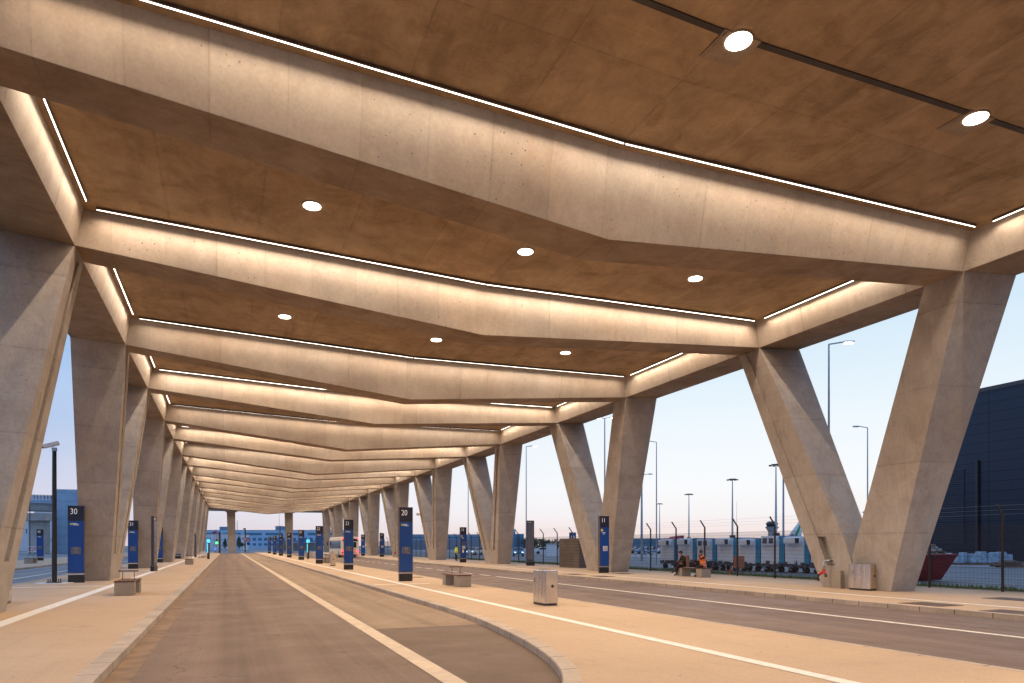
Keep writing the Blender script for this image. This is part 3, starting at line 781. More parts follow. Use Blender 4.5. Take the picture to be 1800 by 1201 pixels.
# ------------------------------------------------------------------ cyan help pillars, traffic light, carts
for x, y, lab in ((-2.31, 94.0, 'black post with glowing cyan top on the left pavement'), (9.36, 91.2, 'black post with glowing cyan top on the island beyond pillar 23')):
    t = thing('help_post', lab, 'help post', (x, y, 0), 0, 'cyan lit help posts')
    MB().bb(-.14, .14, -.12, .12, 0, 2.05).build('post', M['charcoal'], t, bevel=.01)
    cy = paint('cyan_glow', (.1, .8, .9), .4, emit=(.10, .60, .85), es=1.1)
    MB().bb(-.2, .2, -.14, .14, 2.06, 2.45).build('beacon', cy, t, bevel=.02)
    MB().bb(-.15, -.05, -.135, -.121, .8, 1.95).build('light_bar', cy, t)
t = thing('traffic_light', 'green traffic light on a post at the far end of the left pavement', 'traffic light', (-2.3, 160.4, 0))
MB().tube((0, 0, 0), (0, 0, 4.3), .08).build('pole', M['galv'], t)
MB().bb(-.17, .17, -.25, -.08, 1.3+.6, 3.0).build('signal_head', M['black'], t)
MB().tube((0, -.252, 2.25), (0, -.30, 2.25), .22, n=16).build('green_lamp', paint('green_glow', (.05, .8, .1), .4, emit=(.05, 1.0, .12), es=6), t)
MB().bb(.35, .75, -.1, .1, 0, 4.6).build('side_post', M['charcoal'], t)

def cart(x, y, rz, label):
    t = thing('luggage_cart', label, 'luggage cart', (x, y, 0), rz, 'luggage carts')
    f = MB()
    for sx in (-.28, .28):
        f.path([(sx, -.4, .16), (sx, .42, .22), (sx, .55, 1.0)], .018, n=6)
        f.path([(sx, -.2, .16), (sx, .40, .62)], .014, n=6)
    for (yy, z) in ((-.4, .16), (.1, .2), (.5, .55), (.55, 1.0)): f.tube((-.28, yy, z), (.28, yy, z), .016, n=6)
    f.build('frame', M['galv'], t)
    MB().bb(-.26, .26, -.35, .38, .2, .225).build('tray', M['steel'], t)
    MB().bb(-.22, .22, .43, .47, .6, .85).build('panel', M['paper'], t)
    for sx, sy in ((-.27, -.3), (.27, -.3), (-.27, .36), (.27, .36)): MB().tube((sx-.02, sy, .08), (sx+.02, sy, .08), .08, n=12).build('wheel', M['tyre'], t)
cart(-3.4, 103.5, .1, 'silver luggage cart standing in front on the left pavement')
cart(-3.1, 105.2, .3, 'silver luggage cart parked just behind another cart')
# bicycle-stand like hoops behind pillar 24
for k, x in enumerate((9.3, 9.75, 10.2, 10.65)):
    t = tag(MB().path([(x-.1*0, 97+k*.5, 0), (x, 97+k*.5, 1.0), (x, 98.1+k*.5, 1.0), (x, 98.1+k*.5, 0)], .03, n=8).build('steel_hoop', M['galv']), 'thin steel hoop in the short row between pillars 23 and 24', 'hoop', 'steel hoops between pillars 23 and 24')

# ------------------------------------------------------------------ bus
def bus():
    t = thing('bus', 'white city bus with orange roundel leaving along the right lane', 'bus', (16.85, 105, ZR))
    w, L, H = 2.55, 13.6, 3.15
    out = [(-w/2+.08, .35), (w/2-.08, .35), (w/2, .5), (w/2, 2.75), (w/2-.12, H-.05), (w/2-.35, H), (-w/2+.35, H), (-w/2+.12, H-.05), (-w/2, 2.75), (-w/2, .5)]
    body = MB().prism(out, 0, L, plane='XZ').build('body', paint('bus_cream', (.72, .69, .62), .35), t, bevel=.04)
    MB().bb(-w/2+.15, w/2-.15, -.012, -.001, 2.45, 2.85).build('destination_panel', M['glass'], t)
    MB().bb(-w/2+.35, w/2-.35, -.014, -.001, 1.5, 2.35).build('rear_window', M['glass'], t)
    MB().tube((.45, -.013, 1.05), (.45, -.002, 1.05), .34, n=28).build('roundel', M['orange'], t)
    MB().tube((.45, -.018, 1.05), (.45, -.0135, 1.05), .2, n=28).build('roundel_centre', M['paper'], t)
    rl = paint('tail_glow', (.9, .02, .03), .3, emit=(1, .03, .05), es=6)
    for sx in (-1, 1):
        for z, s in ((2.85, .11), (1.02, .13), (.5, .1)): MB().tube((sx*(w/2-.16), -.03, z), (sx*(w/2-.16), -.002, z), s, n=14).build('tail_light', rl, t)
    MB().bb(-w/2+.02, -w/2+.22, -.02, -.001, .62, .9).build('lamp_cluster', M['black'], t)
    for k in range(6): MB().bb(-w/2-.012, -w/2-.001, .9+k*2.05, .9+k*2.05+1.85, 1.35, 2.55).build('side_window', M['glass'], t)
    for yy in (2.9, 9.8):
        for sx in (-1, 1): 
            wh = MB().tube((sx*(w/2-.27), yy, .48), (sx*(w/2+.01), yy, .48), .48, n=22).build('wheel', M['tyre'], t)
            MB().tube((sx*(w/2+.012), yy, .48), (sx*(w/2+.03), yy, .48), .26, n=18).build('rim', M['galv'], wh)
    MB().bb(-w/2-.02, w/2+.02, -.06, .0, .32, .5).build('bumper', M['charcoal'], t)
    m = MB().box((-w/2-.28, L+.1, 2.1), (.2, .16, .6)); m.tube((-w/2-.02, L-.1, 2.6), (-w/2-.28, L+.1, 2.4), .03); m.build('mirror', M['black'], t)
bus()

# ------------------------------------------------------------------ cars
def car(x, y, rz, label, mat, group, lights=False):
    t = thing('parked_car', label, 'car', (x, y, -.146), rz, group)
    side = [(-2.1, .32), (-2.12, .75), (-1.95, .92), (-1.15, 1.0), (-.55, 1.42), (.75, 1.46), (1.55, 1.02), (2.05, .88), (2.12, .6), (2.08, .32)]
    rings = []
    for xx, s in ((-.86, 1), (-.80, 1), (.80, 1), (.86, 1)):
        rings.append([(xx * (1.0 if z < 1.0 else .86), a, z*(.985 if abs(xx) > .83 else 1)) for a, z in side])
    MB().loft(rings).build('body', mat, t, bevel=.03)
    for sx in (-1, 1):
        MB().poly([(sx*.875, -1.0, 1.0), (sx*.77, -.5, 1.36), (sx*.77, .7, 1.39), (sx*.875, 1.4, 1.02)], [(0, 1, 2, 3)]).build('side_window', M['glass'], t)
        for yy in (-1.3, 1.3): MB().tube((sx*.66, yy, .32), (sx*.885, yy, .32), .32, n=18).build('wheel', M['tyre'], t)
        MB().bb(sx*.62-.16, sx*.62+.16, -2.16, -2.09, .62, .78).build('headlight', paint('headlamp', (.8, .85, .9) if lights else (.25, .27, .3), .2, emit=(.8, .93, 1), es=2.5 if lights else 0), t)
    MB().poly([(-.72, -1.13, 1.03), (.72, -1.13, 1.03), (.66, -.6, 1.385), (-.66, -.6, 1.385)], [(0, 1, 2, 3)]).build('windscreen', M['glass'], t)
cb = paint('car_blue', (.10, .32, .50), .25, metal=.3); cw = paint('car_white', (.7, .72, .74), .3); cg = paint('car_grey', (.18, .2, .22), .3, metal=.4); cd = paint('car_dark', (.03, .035, .05), .3)
x, y = W(911, 118); car(x, y, -.35, 'light blue car with headlights beside the far service road, right of column', cb, 'cars on the far service road', True)
x, y = W(889, 122); car(x, y, -.35, 'blue grey car half hidden behind the third right column', cg, 'cars on the far service road', True)
x, y = W(834, 132); car(x, y, -.8, 'pale car seen just right of blue pillar 12', cw, 'cars on the far service road', True)
far_cars = [(956, 150, cw, 'far white car between the first fence posts right of the dark pylon'), (1092, 150, cd, 'dark far car directly right of the second right column'), (1104, 160, cw, 'white far car in the distant lot, leftmost beyond the second right column'), (1120, 158, cg, 'grey far car in the distant lot behind the thick lamp pole'), (1134, 150, cb, 'blue far car in the distant lot between the lamp poles'), (1150, 160, cd, 'dark far car in the distant lot behind the lit lamp pole'), (1168, 155, cw, 'white far car left of the row of white air units'), (1000, 155, cg, 'grey far car beside the white cabin'), (820, 150, cd, 'dark far car left of blue pillar 12'), (848, 150, cg, 'grey far car left of the third right column')]
for px, d, mt, lab in far_cars:
    x, y = W(px, d); car(x, y, random.choice([1.2, 1.25, -1.9]), lab, mt, 'cars in the distant lot')

# ------------------------------------------------------------------ air-conditioning trailers behind the fence
A0 = Vector((33.3, 47.4)); A1 = Vector((37.2, 31.2)); dv = (A1-A0); LEN = dv.length; ang = math.atan2(dv.y, dv.x)
NU = 9; ul = LEN/NU
def pcu(k):
    p = A0+dv*((k+.5)/NU)
    labs = ['leftmost white and blue air unit trailer, above the seated black jacket', 'second white air unit trailer, between the two seated people', 'third white air unit trailer, behind the orange vest', 'fourth white air unit trailer from the left behind the fence', 'fifth air unit trailer, behind the rusty cabinet', 'sixth white air unit trailer with a wide blue corner', 'seventh white air unit trailer, taller, below the control tower', 'eighth air unit trailer with grilles, touching the big concrete leg', 'ninth air unit trailer, mostly hidden by the big concrete leg']
    t = thing('air_unit_trailer', labs[k], 'trailer', (p.x, p.y, -.146), ang, 'white and blue air unit trailers')
    h = 2.35 + .1*(k > 4) + .05*(k % 2) ; D = 2.2
    # local x runs along the row, -y... the front faces the hall (local -y after rotation => -x world)
    m = MB(); m.bb(-ul*.47, ul*.27, -D/2, D/2, .56, h)
    for j in range(9): m.bb(-ul*.45+j*ul*.078, -ul*.45+j*ul*.078+.05, -D/2-.02, -D/2+.001, .68, h-.55)
    m.build('housing', M['pcu'], t)
    MB().bb(ul*.272, ul*.47, -D/2+.05, D/2-.02, .62, h+.02).build('blue_section', M['pcub'], t)
    if k in (0, 1, 3, 4, 6):
        m = MB().bb(-ul*.38, ul*.2, -D/2-.5, -D/2-.022, h-.5, h-.06).build('air_duct', M['pcu'], t, bevel=.06)
        MB().bb(ul*.1, ul*.24, -D/2-.54, -D/2-.501, h-.46, h-.12).build('duct_mouth', M['black'], m)
    else:
        m = MB().bb(-ul*.36, ul*.22, -D/2-.28, -D/2-.022, h-.62, h-.05).build('vent_box', M['pcu'], t)
        for j in range(2):
            MB().bb(-ul*.3+j*ul*.26, -ul*.3+j*ul*.26+ul*.18, -D/2-.3, -D/2-.281, h-.52, h-.16).build('grille', M['display'], m)
    ch = MB().bb(-ul*.48, ul*.48, -D/2+.05, D/2-.1, .40, .555)
    for j in range(7): ch.box((-ul*.42+j*ul*.13, -D/2+.02+random.uniform(-.15, .1), .5+random.uniform(-.1, .15)), (.12+random.random()*.15, .2, .2+random.random()*.25))
    ch.build('chassis', paint('chassis_grey', (.07, .085, .11), .6, var=.4), t)
    for sx in (-.3, .3):
        for sy in (-1, 1): MB().tube((ul*sx, sy*(D/2-.25)-.08, .2), (ul*sx, sy*(D/2-.25)+.08, .2), .2, n=14).build('wheel', M['tyre'], t)
    MB().path([(-ul*.2, -D/2, .5), (-ul*.2, -D/2-.5, .3), (ul*.1, -D/2-.9, .25)], .03, n=6).build('drawbar', M['galv'], t)
for k in range(NU): pcu(k)
for px, d, lab in ((1203, 43, 'small rusty orange cabinet behind the person in the black jacket'), (1299, 41, 'rusty brown cabinet on legs behind the fence before the trailers')):
    x, y = W(px, d); t = thing('rusty_cabinet', lab, 'cabinet', (x, y, -.146), -YAW, 'rusty cabinets behind the fence')
    MB().bb(-.26, .26, -.2, .2, .48, 1.22).build('box', M['brownsteel'], t, bevel=.01)
    MB().bb(-.22, .22, -.215, -.201, .53, 1.17).build('door', paint('cabinet_door', (.46, .19, .10), .6), t)
    for a in (-.2, .2): MB().bb(a-.02, a+.02, -.02, .02, 0, .48).build('leg', M['charcoal'], t)
x, y = W(1284, 41); t = thing('traffic_cone', 'small red traffic cone on the tarmac before the trailers', 'cone', (x, y, -.146))
MB().tube((0, 0, .03), (0, 0, .6), .14, .03, n=14).build('cone', paint('cone_red', (.5, .06, .03), .6), t); MB().bb(-.2, .2, -.2, .2, 0, .03).build('base', M['black'], t)

# ------------------------------------------------------------------ red skip, debris, wrapped pallets, dark hall
t = thing('red_skip', 'dark red skip full of rubble behind the fence, right of the near column', 'skip', (33.7, 26.1, -.146), -.12)
side = [(-1.1, 0), (1.1, 0), (1.95, 1.35), (-1.95, 1.35)]
sk = MB(); 
lo = [(-.85, -1.1), (.85, -1.1), (.85, 1.1), (-.85, 1.1)]; hi = [(-1.0, -1.95), (1.0, -1.95), (1.0, 1.95), (-1.0, 1.95)]
sk.loft([[(a, b, 0.05) for a, b in lo], [(a, b, 1.35) for a, b in hi]], caps=True)
sk.build('body', paint('skip_red', (.26, .012, .02), .5, var=.25, scale=1.5), t)
rm = MB()
for (a, b) in ((0, 1), (1, 2), (2, 3), (3, 0)): rm.tube((*hi[a], 1.36), (*hi[b], 1.36), .06, n=6)
rm.build('rim', paint('skip_rim', (.2, .012, .015), .5), t)
rb = MB()
for k in range(330):
    a = random.uniform(-.88, .88); b = random.uniform(-1.75, 1.75); hgt = 1.28+.95*(1-abs(a)**2)*(1-(abs(b)/1.9)**2)*random.random()
    R = Matrix.Rotation(random.uniform(0, PI), 3, 'Z') @ Matrix.Rotation(random.uniform(-.5, .5), 3, 'X')
    rb.box((a, b, hgt), (random.uniform(.1, .5), random.uniform(.05, .35), random.uniform(.02, .12)), M4=R, mi=random.choice([0, 0, 1, 2]))
tag(rb.build('rubble', [paint('rubble_grey', (.25, .22, .19), .9, var=.4), paint('rubble_white', (.5, .52, .52), .9), paint('rubble_brown', (.12, .07, .04), .9)], fixn=False), 'mixed pale and brown rubble heaped in the red skip', 'rubble', kind='stuff').parent = None
bpy.data.objects['rubble'].location = (33.7, 26.1, -.146); bpy.data.objects['rubble'].rotation_euler = (0, 0, -.12)
wrap = paint('blue_wrap', (.26, .38, .48), .35, var=.45, scale=3)
for j, (px, d, l, h, lab) in enumerate([(1716, 66, 4.2, 1.0, 'blue wrapped bundle on pallets nearest the red skip'), (1747, 66, 3.4, 1.1, 'blue wrapped bundle on pallets left of the bent fence post'), (1768, 60, 2.0, .55, 'low pile of boards on a pallet right of the bent fence post'), (1781, 58, 2.2, .4, 'brown pallet at the right end of the wrapped bundles')]):
    x, y = W(px, d); t = thing('pallet_stack', lab, 'pallet stack', (x, y, -.15), -YAW-.1, 'wrapped pallets before the dark hall')
    pl = MB()
    for zz in (.0, .14): 
        for a in range(int(l/.3)): pl.bb(-l/2+a*.3, -l/2+a*.3+.2, -.6, .6, zz, zz+.03)
    for a in (-.55, 0, .55): pl.bb(-l/2, l/2, a-.05, a+.05, .03, .14)
    pl.build('pallet', paint('pallet_wood', (.22, .13, .08), .9), t)
    if j < 2:
        lf = MB()
        a = -l/2+.15
        while a < l/2-.5:
            w_ = random.uniform(.4, .9); hh = h*random.uniform(.75, 1.05); lf.box((a+w_/2, random.uniform(-.12, .12), .17+hh/2), (w_, random.uniform(.8, 1.1), hh), random.uniform(-.08, .08), taper=random.uniform(.8, .97)); a += w_*.93
        lf.build('wrapped_load', wrap, t, bevel=.06)
    else:
        lf = MB()
        for a in range(8): lf.box((random.uniform(-.3, .3), random.uniform(-.2, .2), .2+a*.045*h*2), (l*random.uniform(.5, .9), random.uniform(.1, .5), .04), random.uniform(-.2, .2))
        lf.build('boards', paint('boards', (.25, .2, .16), .9), t)
# dark clad hall
def darkhall():
    t = thing('dark_hall', 'large dark blue metal-clad hall beyond the fence at the right', 'building')
    m, nt, b = new_mat('dark_cladding'); n = NB(nt)
    c = n.mix(n.noise(.15, 3), (.034, .044, .066), (.026, .034, .052))
    c = n.mix(n.seam(n.z, 1.12, .022), c, (.006, .007, .012)); c = n.mix(n.seam(n.y, 7.6, .03, 1.0), c, (.006, .007, .012))
    n.link(c, b.inputs['Base Color']); b.inputs['Roughness'].default_value = .32; b.inputs['Metallic'].default_value = .65
    MB().bb(80, 150, -40, 59.5, -.2, 19.6).build('wall', m, t)
    MB().bb(79.9, 80.0-.002, -40, 59.5, 19.3, 19.75).build('parapet', M['charcoal'], t)
    lv = MB()
    for k in range(34): lv.bb(79.86, 79.97, 55.0, 58.8, 2.0+k*.26, 2.0+k*.26+.12)
    lv.build('louvre', paint('louvre_grey', (.045, .052, .07), .5, metal=.3), t)
    MB().tube((79.8, 53.4, 0), (79.8, 53.4, 11.5), .14, n=8).build('downpipe', M['black'], t)
darkhall()

# ------------------------------------------------------------------ lamp posts and masts
def lamp_post(px, d, H, label, arms=((-1, 0),), lit=True, r=.09):
    x, y = W(px, d); t = thing('lamp_post', label, 'lamp post', (x, y, -.15), 0, 'tall lamp posts outside the hall')
    MB().tube((0, 0, 0), (0, 0, H), r*.8, r*.45, n=12).build('pole', M['galv'], t)
    lm = paint('street_lamp_glow', (.9, .9, .9), .3, emit=(1, .9, .72), es=14 if lit else 0)
    for ax, ay in arms:
        c, s = math.cos(YAW), -math.sin(YAW); u = Vector((ax*c-ay*s, ax*s+ay*c, 0))
        e = u*.75+Vector((0, 0, H+.12))
        MB().tube((0, 0, H), e, .035, n=6).build('arm', M['galv'], t)
        hd = MB().box((e.x+u.x*.25, e.y+u.y*.25, H+.12), (.5, .22, .07), math.atan2(u.y, u.x)).build('lamp_head', M['galv'], t)
        MB().box((e.x+u.x*.25, e.y+u.y*.25, H+.055), (.42, .2, .02), math.atan2(u.y, u.x)).build('lamp_glass', lm, hd)
lamp_post(1457, 34.9, 12.0, 'tall street lamp with lit head right above the nearest right column gap', ((1, 0),))
lamp_post(1154, 68, 12.0, 'street lamp glowing beside the second right column', ((-1, 0),), r=.09)
lamp_post(1525, 59.6, 12.0, 'unlit street lamp seen between the two legs of the nearest right column', ((-1, 0),), lit=False)
lamp_post(925, 78, 13.0, 'street lamp with two lit heads beside the third right column', ((1, 0), (1, .4)))
lamp_post(823, 92, 12.0, 'pale lamp pole directly behind blue pillar 12', ((1, 0),))
lamp_post(1063, 88, 18.0, 'tall mast with several lamp heads above the second right column', ((-1, 0), (1, 0), (.6, .6), (-.6, .5)), r=.16)
lamp_post(1128, 80, 10.0, 'thick pale pole rising from behind the second right column', ((1, 0),), r=.20, lit=False)
lamp_post(1377, 55, 12.0, 'pale pole beside the tall floodlight mast near the nearest right column', ((1, 0),), r=.11, lit=False)
x, y = W(492, 250)
lamp_post(491, 120, 8.0, 'dark thin pole rising behind pillar 25', ((1, 0),), lit=False, r=.05)
def mast(px, d, H, label):
    x, y = W(px, d); t = thing('floodlight_mast', label, 'floodlight mast', (x, y, -.15), -YAW, 'floodlight masts on the apron')
    MB().tube((0, 0, 0), (0, 0, H), .48, .17, n=12).build('pole', M['galv'], t)
    m = MB().tube((0, 0, H-.3), (0, 0, H), 1.5, n=16)
    for k in range(8):
        a = k*PI/4; m.box((1.9*math.cos(a), 1.9*math.sin(a), H-.4), (.8, .5, .35), a)
    m.build('floodlight_ring', M['charcoal'], t)
    MB().bb(-1.0, 1.0, -.7, .7, 4.5, 6.0).build('equipment_platform', M['charcoal'], t)
mast(1211, 357, 28.5, 'distant floodlight mast, leftmost of three above the trailers')
mast(1287.5, 277, 28.5, 'distant floodlight mast, middle of three above the trailers')
mast(1364, 227, 28.5, 'tall floodlight mast close to the nearest right column')
mast(1159.5, 480, 31.0, 'farthest floodlight mast just right of the glowing street lamp')
x, y = W(1295, 320); tag(MB().tube((x, y, 0), (x, y, 22), .12, .05, n=6).build('thin_antenna', M['galv']), 'very thin antenna right of the middle floodlight mast', 'antenna', 'thin antennas')
x, y = W(417, 300); tag(MB().tube((x, y, 0), (x, y, 12.5), .25, .1, n=6).build('thin_antenna', M['galv']), 'thin pale antenna before the long blue building', 'antenna', 'thin antennas')
# control tower
x, y = W(1357, 900); t = thing('control_tower', 'distant airport control tower above the trailers', 'control tower', (x, y, 0), -YAW); t.scale = (.72, .72, 1)
MB().tube((0, 0, 0), (0, 0, 22), 7.5, 6.5, n=16).build('shaft', M['far_concrete'], t)
MB().tube((0, 0, 20), (0, 0, 26), 7, 12, n=16).build('balcony', M['far_concrete'], t)
MB().tube((0, 0, 26), (0, 0, 30.5), 9, 10.5, n=12).build('cab', M['glass'], t); MB().tube((0, 0, 30.5), (0, 0, 33), 10.8, 7, n=12).build('cab_roof', M['charcoal'], t)
# aeroplane tail fins (the rest hidden behind trailers)
def tailplane(px, d, s, label, main, stripe, lean):
    x, y = W(px, d); t = thing('aeroplane', label, 'aeroplane', (x, y, 0), -YAW)
    MB().prism([(-3.6*s, 4.5*s), (2.6*s, 4.5*s), (4.3*s, 11.8*s), (1.9*s, 11.8*s)], -.25, .25, plane='XZ').build('tail_fin', main, t)
    MB().prism([(-.4*s, 5.2*s), (.9*s, 5.2*s), (3.4*s, 11.0*s), (2.4*s, 11.0*s)], -.3, -.255, plane='XZ').build('fin_stripe', stripe[0], t)
    MB().prism([(-2.8*s, 4.6*s), (-.9*s, 4.6*s), (-.2*s, 6.6*s), (-1.2*s, 6.6*s)], -.3, -.255, plane='XZ').build('fin_corner', stripe[1], t)
    MB().loft([[(a, math.cos(k*PI/6)*r, z+math.sin(k*PI/6)*r) for k in range(12)] for a, r, z in ((-26*s, .6, 2.6*s), (-23*s, 1.9*s, 2.8*s), (-6*s, 1.9*s, 2.9*s), (2*s, 1.1*s, 3.4*s), (5*s, .3, 4*s))]).build('fuselage', M['white'], t)
tailplane(1396, 300, 1.0, 'aeroplane tail with green and red stripes above the trailers', M['white'], (paint('tail_green', (.03, .28, .14), .4), paint('tail_red', (.45, .03, .04), .4)), 0)
x, y = W(372, 330); t = thing('aeroplane', 'distant white aeroplane with dark red tail left of the far pillars', 'aeroplane', (x, y, 0), -YAW)
MB().prism([(-4, 3.6), (0, 3.6), (2.6, 8.4), (1.0, 8.4)], -.3, .3, plane='XZ').build('tail_fin', paint('tail_maroon', (.30, .02, .05), .4), t)
MB().loft([[(a, math.cos(k*PI/6)*r, z+math.sin(k*PI/6)*r) for k in range(12)] for a, r, z in ((-16, .6, 2.6), (-13, 1.6, 2.8), (0, 1.6, 2.9), (7, 1.3, 3.2), (10, .3, 3.4))]).build('fuselage', M['white'], t)

# ------------------------------------------------------------------ things beyond the fence on the left part
x, y = W(1019, 53.5); tag(MB().box((x, y, 1.08), (1.9, 3.0, 2.3), .05).build('brick_enclosure', concrete('gabion', (.17, .14, .12), (.14, .115, .10), [('z', .22, .012, 0, .9)], .2, None, .4)), 'brown brick enclosure behind the second right column', 'enclosure')
x, y = W(1006.5, 60); t = thing('disabled_parking_sign', 'blue wheelchair sign above the brown brick enclosure', 'sign', (x, y, -.15), -YAW)
MB().tube((0, 0, 0), (0, 0, 3.0), .03).build('post', M['galv'], t)
MB().bb(-.30, .30, -.05, -.03, 2.33, 2.98).build('sign_plate', M['blue'], t)
q = MB().tube((0.02, -.051, 2.86), (0.02, -.056, 2.86), .045, n=12); q.box((.0, -.053, 2.72), (.05, .006, .18)); q.box((.06, -.053, 2.66), (.16, .006, .04)); q.box((.14, -.053, 2.57), (.04, .006, .18))
for k in range(14):
    a = PI*.75+k*PI*1.25/13; q.box((.0+.13*math.cos(a), -.053, 2.58+.13*math.sin(a)), (.035, .006, .035))
q.build('wheelchair_symbol', M['letter'], t)
x, y = W(970, 118); t = thing('white_cabin', 'small white cabin beyond the fence between posts', 'cabin', (x, y, -.15), -YAW)
MB().bb(-.9, .9, -.8, .8, 0, 2.1).build('wall', M['pcu'], t); MB().bb(-1.0, 1.0, -.9, .9, 2.1, 2.2).build('roof', M['galv'], t)
def bollard(px, d, lab):
    x, y = W(px, d); t = thing('marker_post', lab, 'marker post', (x, y, -.15), -YAW, 'red and white marker posts')
    MB().bb(-.16, .16, -.08, .08, 0, 1.7).build('post', M['white'], t, bevel=.03)
    for z in (.35, .8, 1.25): MB().bb(-.12, .12, -.09, -.081, z, z+.2).build('red_band', M['red'], t)
for px, d, lab in ((961, 120, 'red and white marker post left of the white cabin'), (984, 120, 'marker post just right of the white cabin'), (990, 118, 'marker post second right of the white cabin'), (1000, 118, 'marker post beside the brick enclosure'), (1117, 112, 'red and white marker post behind the second right column edge'), (1128, 108, 'red and white marker post at the thick pale pole'), (1135, 112, 'red and white marker post right of the thick pale pole'), (1146, 112, 'red and white marker post left of the lit lamp pole'), (1165, 106, 'red and white marker post right of the lit lamp pole'), (1175, 106, 'red and white marker post left of the seated people')):
    bollard(px, d, lab)
x, y = W(1131, 107); t = thing('round_arrow_sign', 'small round blue arrow sign low beside the marker posts', 'sign', (x, y, -.15), -YAW)
MB().bb(-.25, .25, -.06, .06, 0, .45).build('base', M['white'], t); MB().tube((0, -.07, .8), (0, -.03, .8), .33, n=18).build('disc', M['blue'], t); MB().box((0, -.075, .8), (.08, .006, .3), 0).build('arrow', M['letter'], t)
x, y = W(1178, 130); tag(MB().prism([(-2.2, 0), (2.4, 1.6), (2.4, 2.4), (.6, 2.1)], -1, 1, plane='XZ').build('red_awning', paint('awning_red', (.45, .05, .09), .6)), 'red sloping awning left of the air unit trailers', 'awning').location = (x, y, 1.2)
# low far buildings
def block(name, px0, px1, d, z1, mat, label, cat='building', wins=None, z0=-.2, depth=12, roofbox=None):
    x0, y0 = W(px0, d); x1, y1 = W(px1, d); L = math.hypot(x1-x0, y1-y0); t = thing(name, label, cat, ((x0+x1)/2, (y0+y1)/2, 0), -YAW)
    MB().bb(-L/2, L/2, 0, depth, z0, z1).build('wall', mat, t)
    MB().bb(-L/2-.1, L/2+.1, -.1, depth, z1+.002, z1+.25).build('roof', M['galv'], t)
    if wins:
        for (za, zb, n, fill, m) in wins:
            st = L/n
            if n == 1:
                MB().bb(-L/2*fill, L/2*fill, -.06, -.002, za, zb).build('window', m, t)
            else:
                for k in range(n): MB().bb(-L/2+st*(k+.5)-st*fill/2, -L/2+st*(k+.5)+st*fill/2, -.06, -.002, za, zb).build('window', m, t)
    if roofbox:
        for a, b, h in roofbox: MB().bb(a*L, b*L, 2, 8, z1+.252, z1+h).build('roof_plant', paint('plant_blue', (.12, .26, .42), .5), t)
    return t
bl = paint('far_wall_skylight_blue', (.30, .50, .72), .5, var=.08, scale=.2)  # blue skylight on the shaded walls put into the base colour
bd = paint('far_window_blue', (.05, .18, .30), .25, var=.25, scale=.6)
wl = paint('far_white_wall', (.58, .62, .70), .6)
block('office_building', 352, 612, 400, 10.4, bl, 'long pale blue office building across the far end of the hall', wins=[(7.6, 9.0, 7, .82, bd), (4.4, 6.2, 26, .6, bd), (1.6, 3.0, 26, .6, bd)], roofbox=[(-.38, -.325, 2.2), (0.0, .085, 2.2)])
block('white_house', 356, 372, 290, 6.3, wl, 'white building with narrow windows at the far left end', wins=[(3.3, 5.0, 5, .3, bd)], depth=8)
block('white_house', 374, 402, 280, 6.2, wl, 'white low building left of the far left pillar', wins=[(3.8, 4.3, 6, .3, bd), (1.4, 1.9, 6, .3, bd)], depth=8)
block('white_house', 411, 425, 285, 6.0, wl, 'white low building right of the far left pillar', wins=[(3.3, 4.7, 3, .3, bd)], depth=8)
block('warehouse', 720, 868, 300, 6.3, paint('warehouse_blue', (.20, .27, .36), .6), 'long low blue grey warehouse beyond the fence behind pillar 12', depth=20, wins=[(4.8, 5.5, 1, .98, bd)])
block('glazed_building', 893, 906, 260, 7.6, paint('glazed_blue', (.10, .38, .58), .3), 'small bright blue building above the blue car', depth=8, wins=[(1, 6.6, 4, .7, bd)])
block('far_building', 905, 921, 270, 6.0, bd, 'dark blue low building right of the bright blue one', depth=8, wins=[(3, 4.6, 1, .9, bd)])
block('far_terminal', 1100, 1190, 420, 5.8, paint('terminal_teal', (.10, .20, .27), .5), 'long low dark terminal building on the right horizon', depth=20, wins=[(2.6, 4.2, 12, .7, bd)])
block('toll_canopy', 985, 1032, 140, 1.9, paint('booth_blue', (.12, .22, .30), .5), 'low blue car park booths behind the brick enclosure', depth=3, wins=[(.9, 1.5, 8, .7, paint('booth_glow', (.4, .6, .7), .4, emit=(.5, .8, 1), es=.6))])
# left viaduct and tower
vc = M['far_concrete']
t = thing('viaduct', 'raised concrete viaduct with railing seen past the left column', 'viaduct')
def Wz(px, d, z): x, y = W(px, d); return Vector((x, y, z))
def bar_between(px0, px1, d0, d1, z0, z1, depth, mb):
    a = Wz(px0, d0, 0); b = Wz(px1, d1, 0); u = (b-a).normalized(); n = Vector((-u.y, u.x, 0))*depth
    mb.poly([(*(a).xy, z0), (*(b).xy, z0), (*(b+n).xy, z0), (*(a+n).xy, z0), (*(a).xy, z1), (*(b).xy, z1), (*(b+n).xy, z1), (*(a+n).xy, z1)], [(0, 3, 2, 1), (4, 5, 6, 7), (0, 1, 5, 4), (1, 2, 6, 5), (2, 3, 7, 6), (3, 0, 4, 7)])
    return mb
bar_between(-60, 106, 150, 158, 9.6, 11.3, 7, MB()).build('deck', vc, t)
bar_between(-60, 106, 149.4, 157.4, 11.3, 12.0, .5, MB()).build('parapet', paint('parapet_blue', (.24, .40, .58), .6), t)
rl = MB(); bar_between(-60, 106, 149.6, 157.6, 13.05, 13.12, .06, rl)
for px in range(-60, 108, 6): 
    p = Wz(px, 149.6+(px+60)/166*8, 0); rl.bb(p.x-.05, p.x+.05, p.y-.05, p.y+.05, 12.0, 13.1)
rl.build('railing', M['charcoal'], t)
gl = MB(); bar_between(-60, 106, 149.7, 157.7, 12.05, 13.0, .03, gl); gl.build('railing_infill', paint('railing_glass', (.5, .55, .65), .3), t)
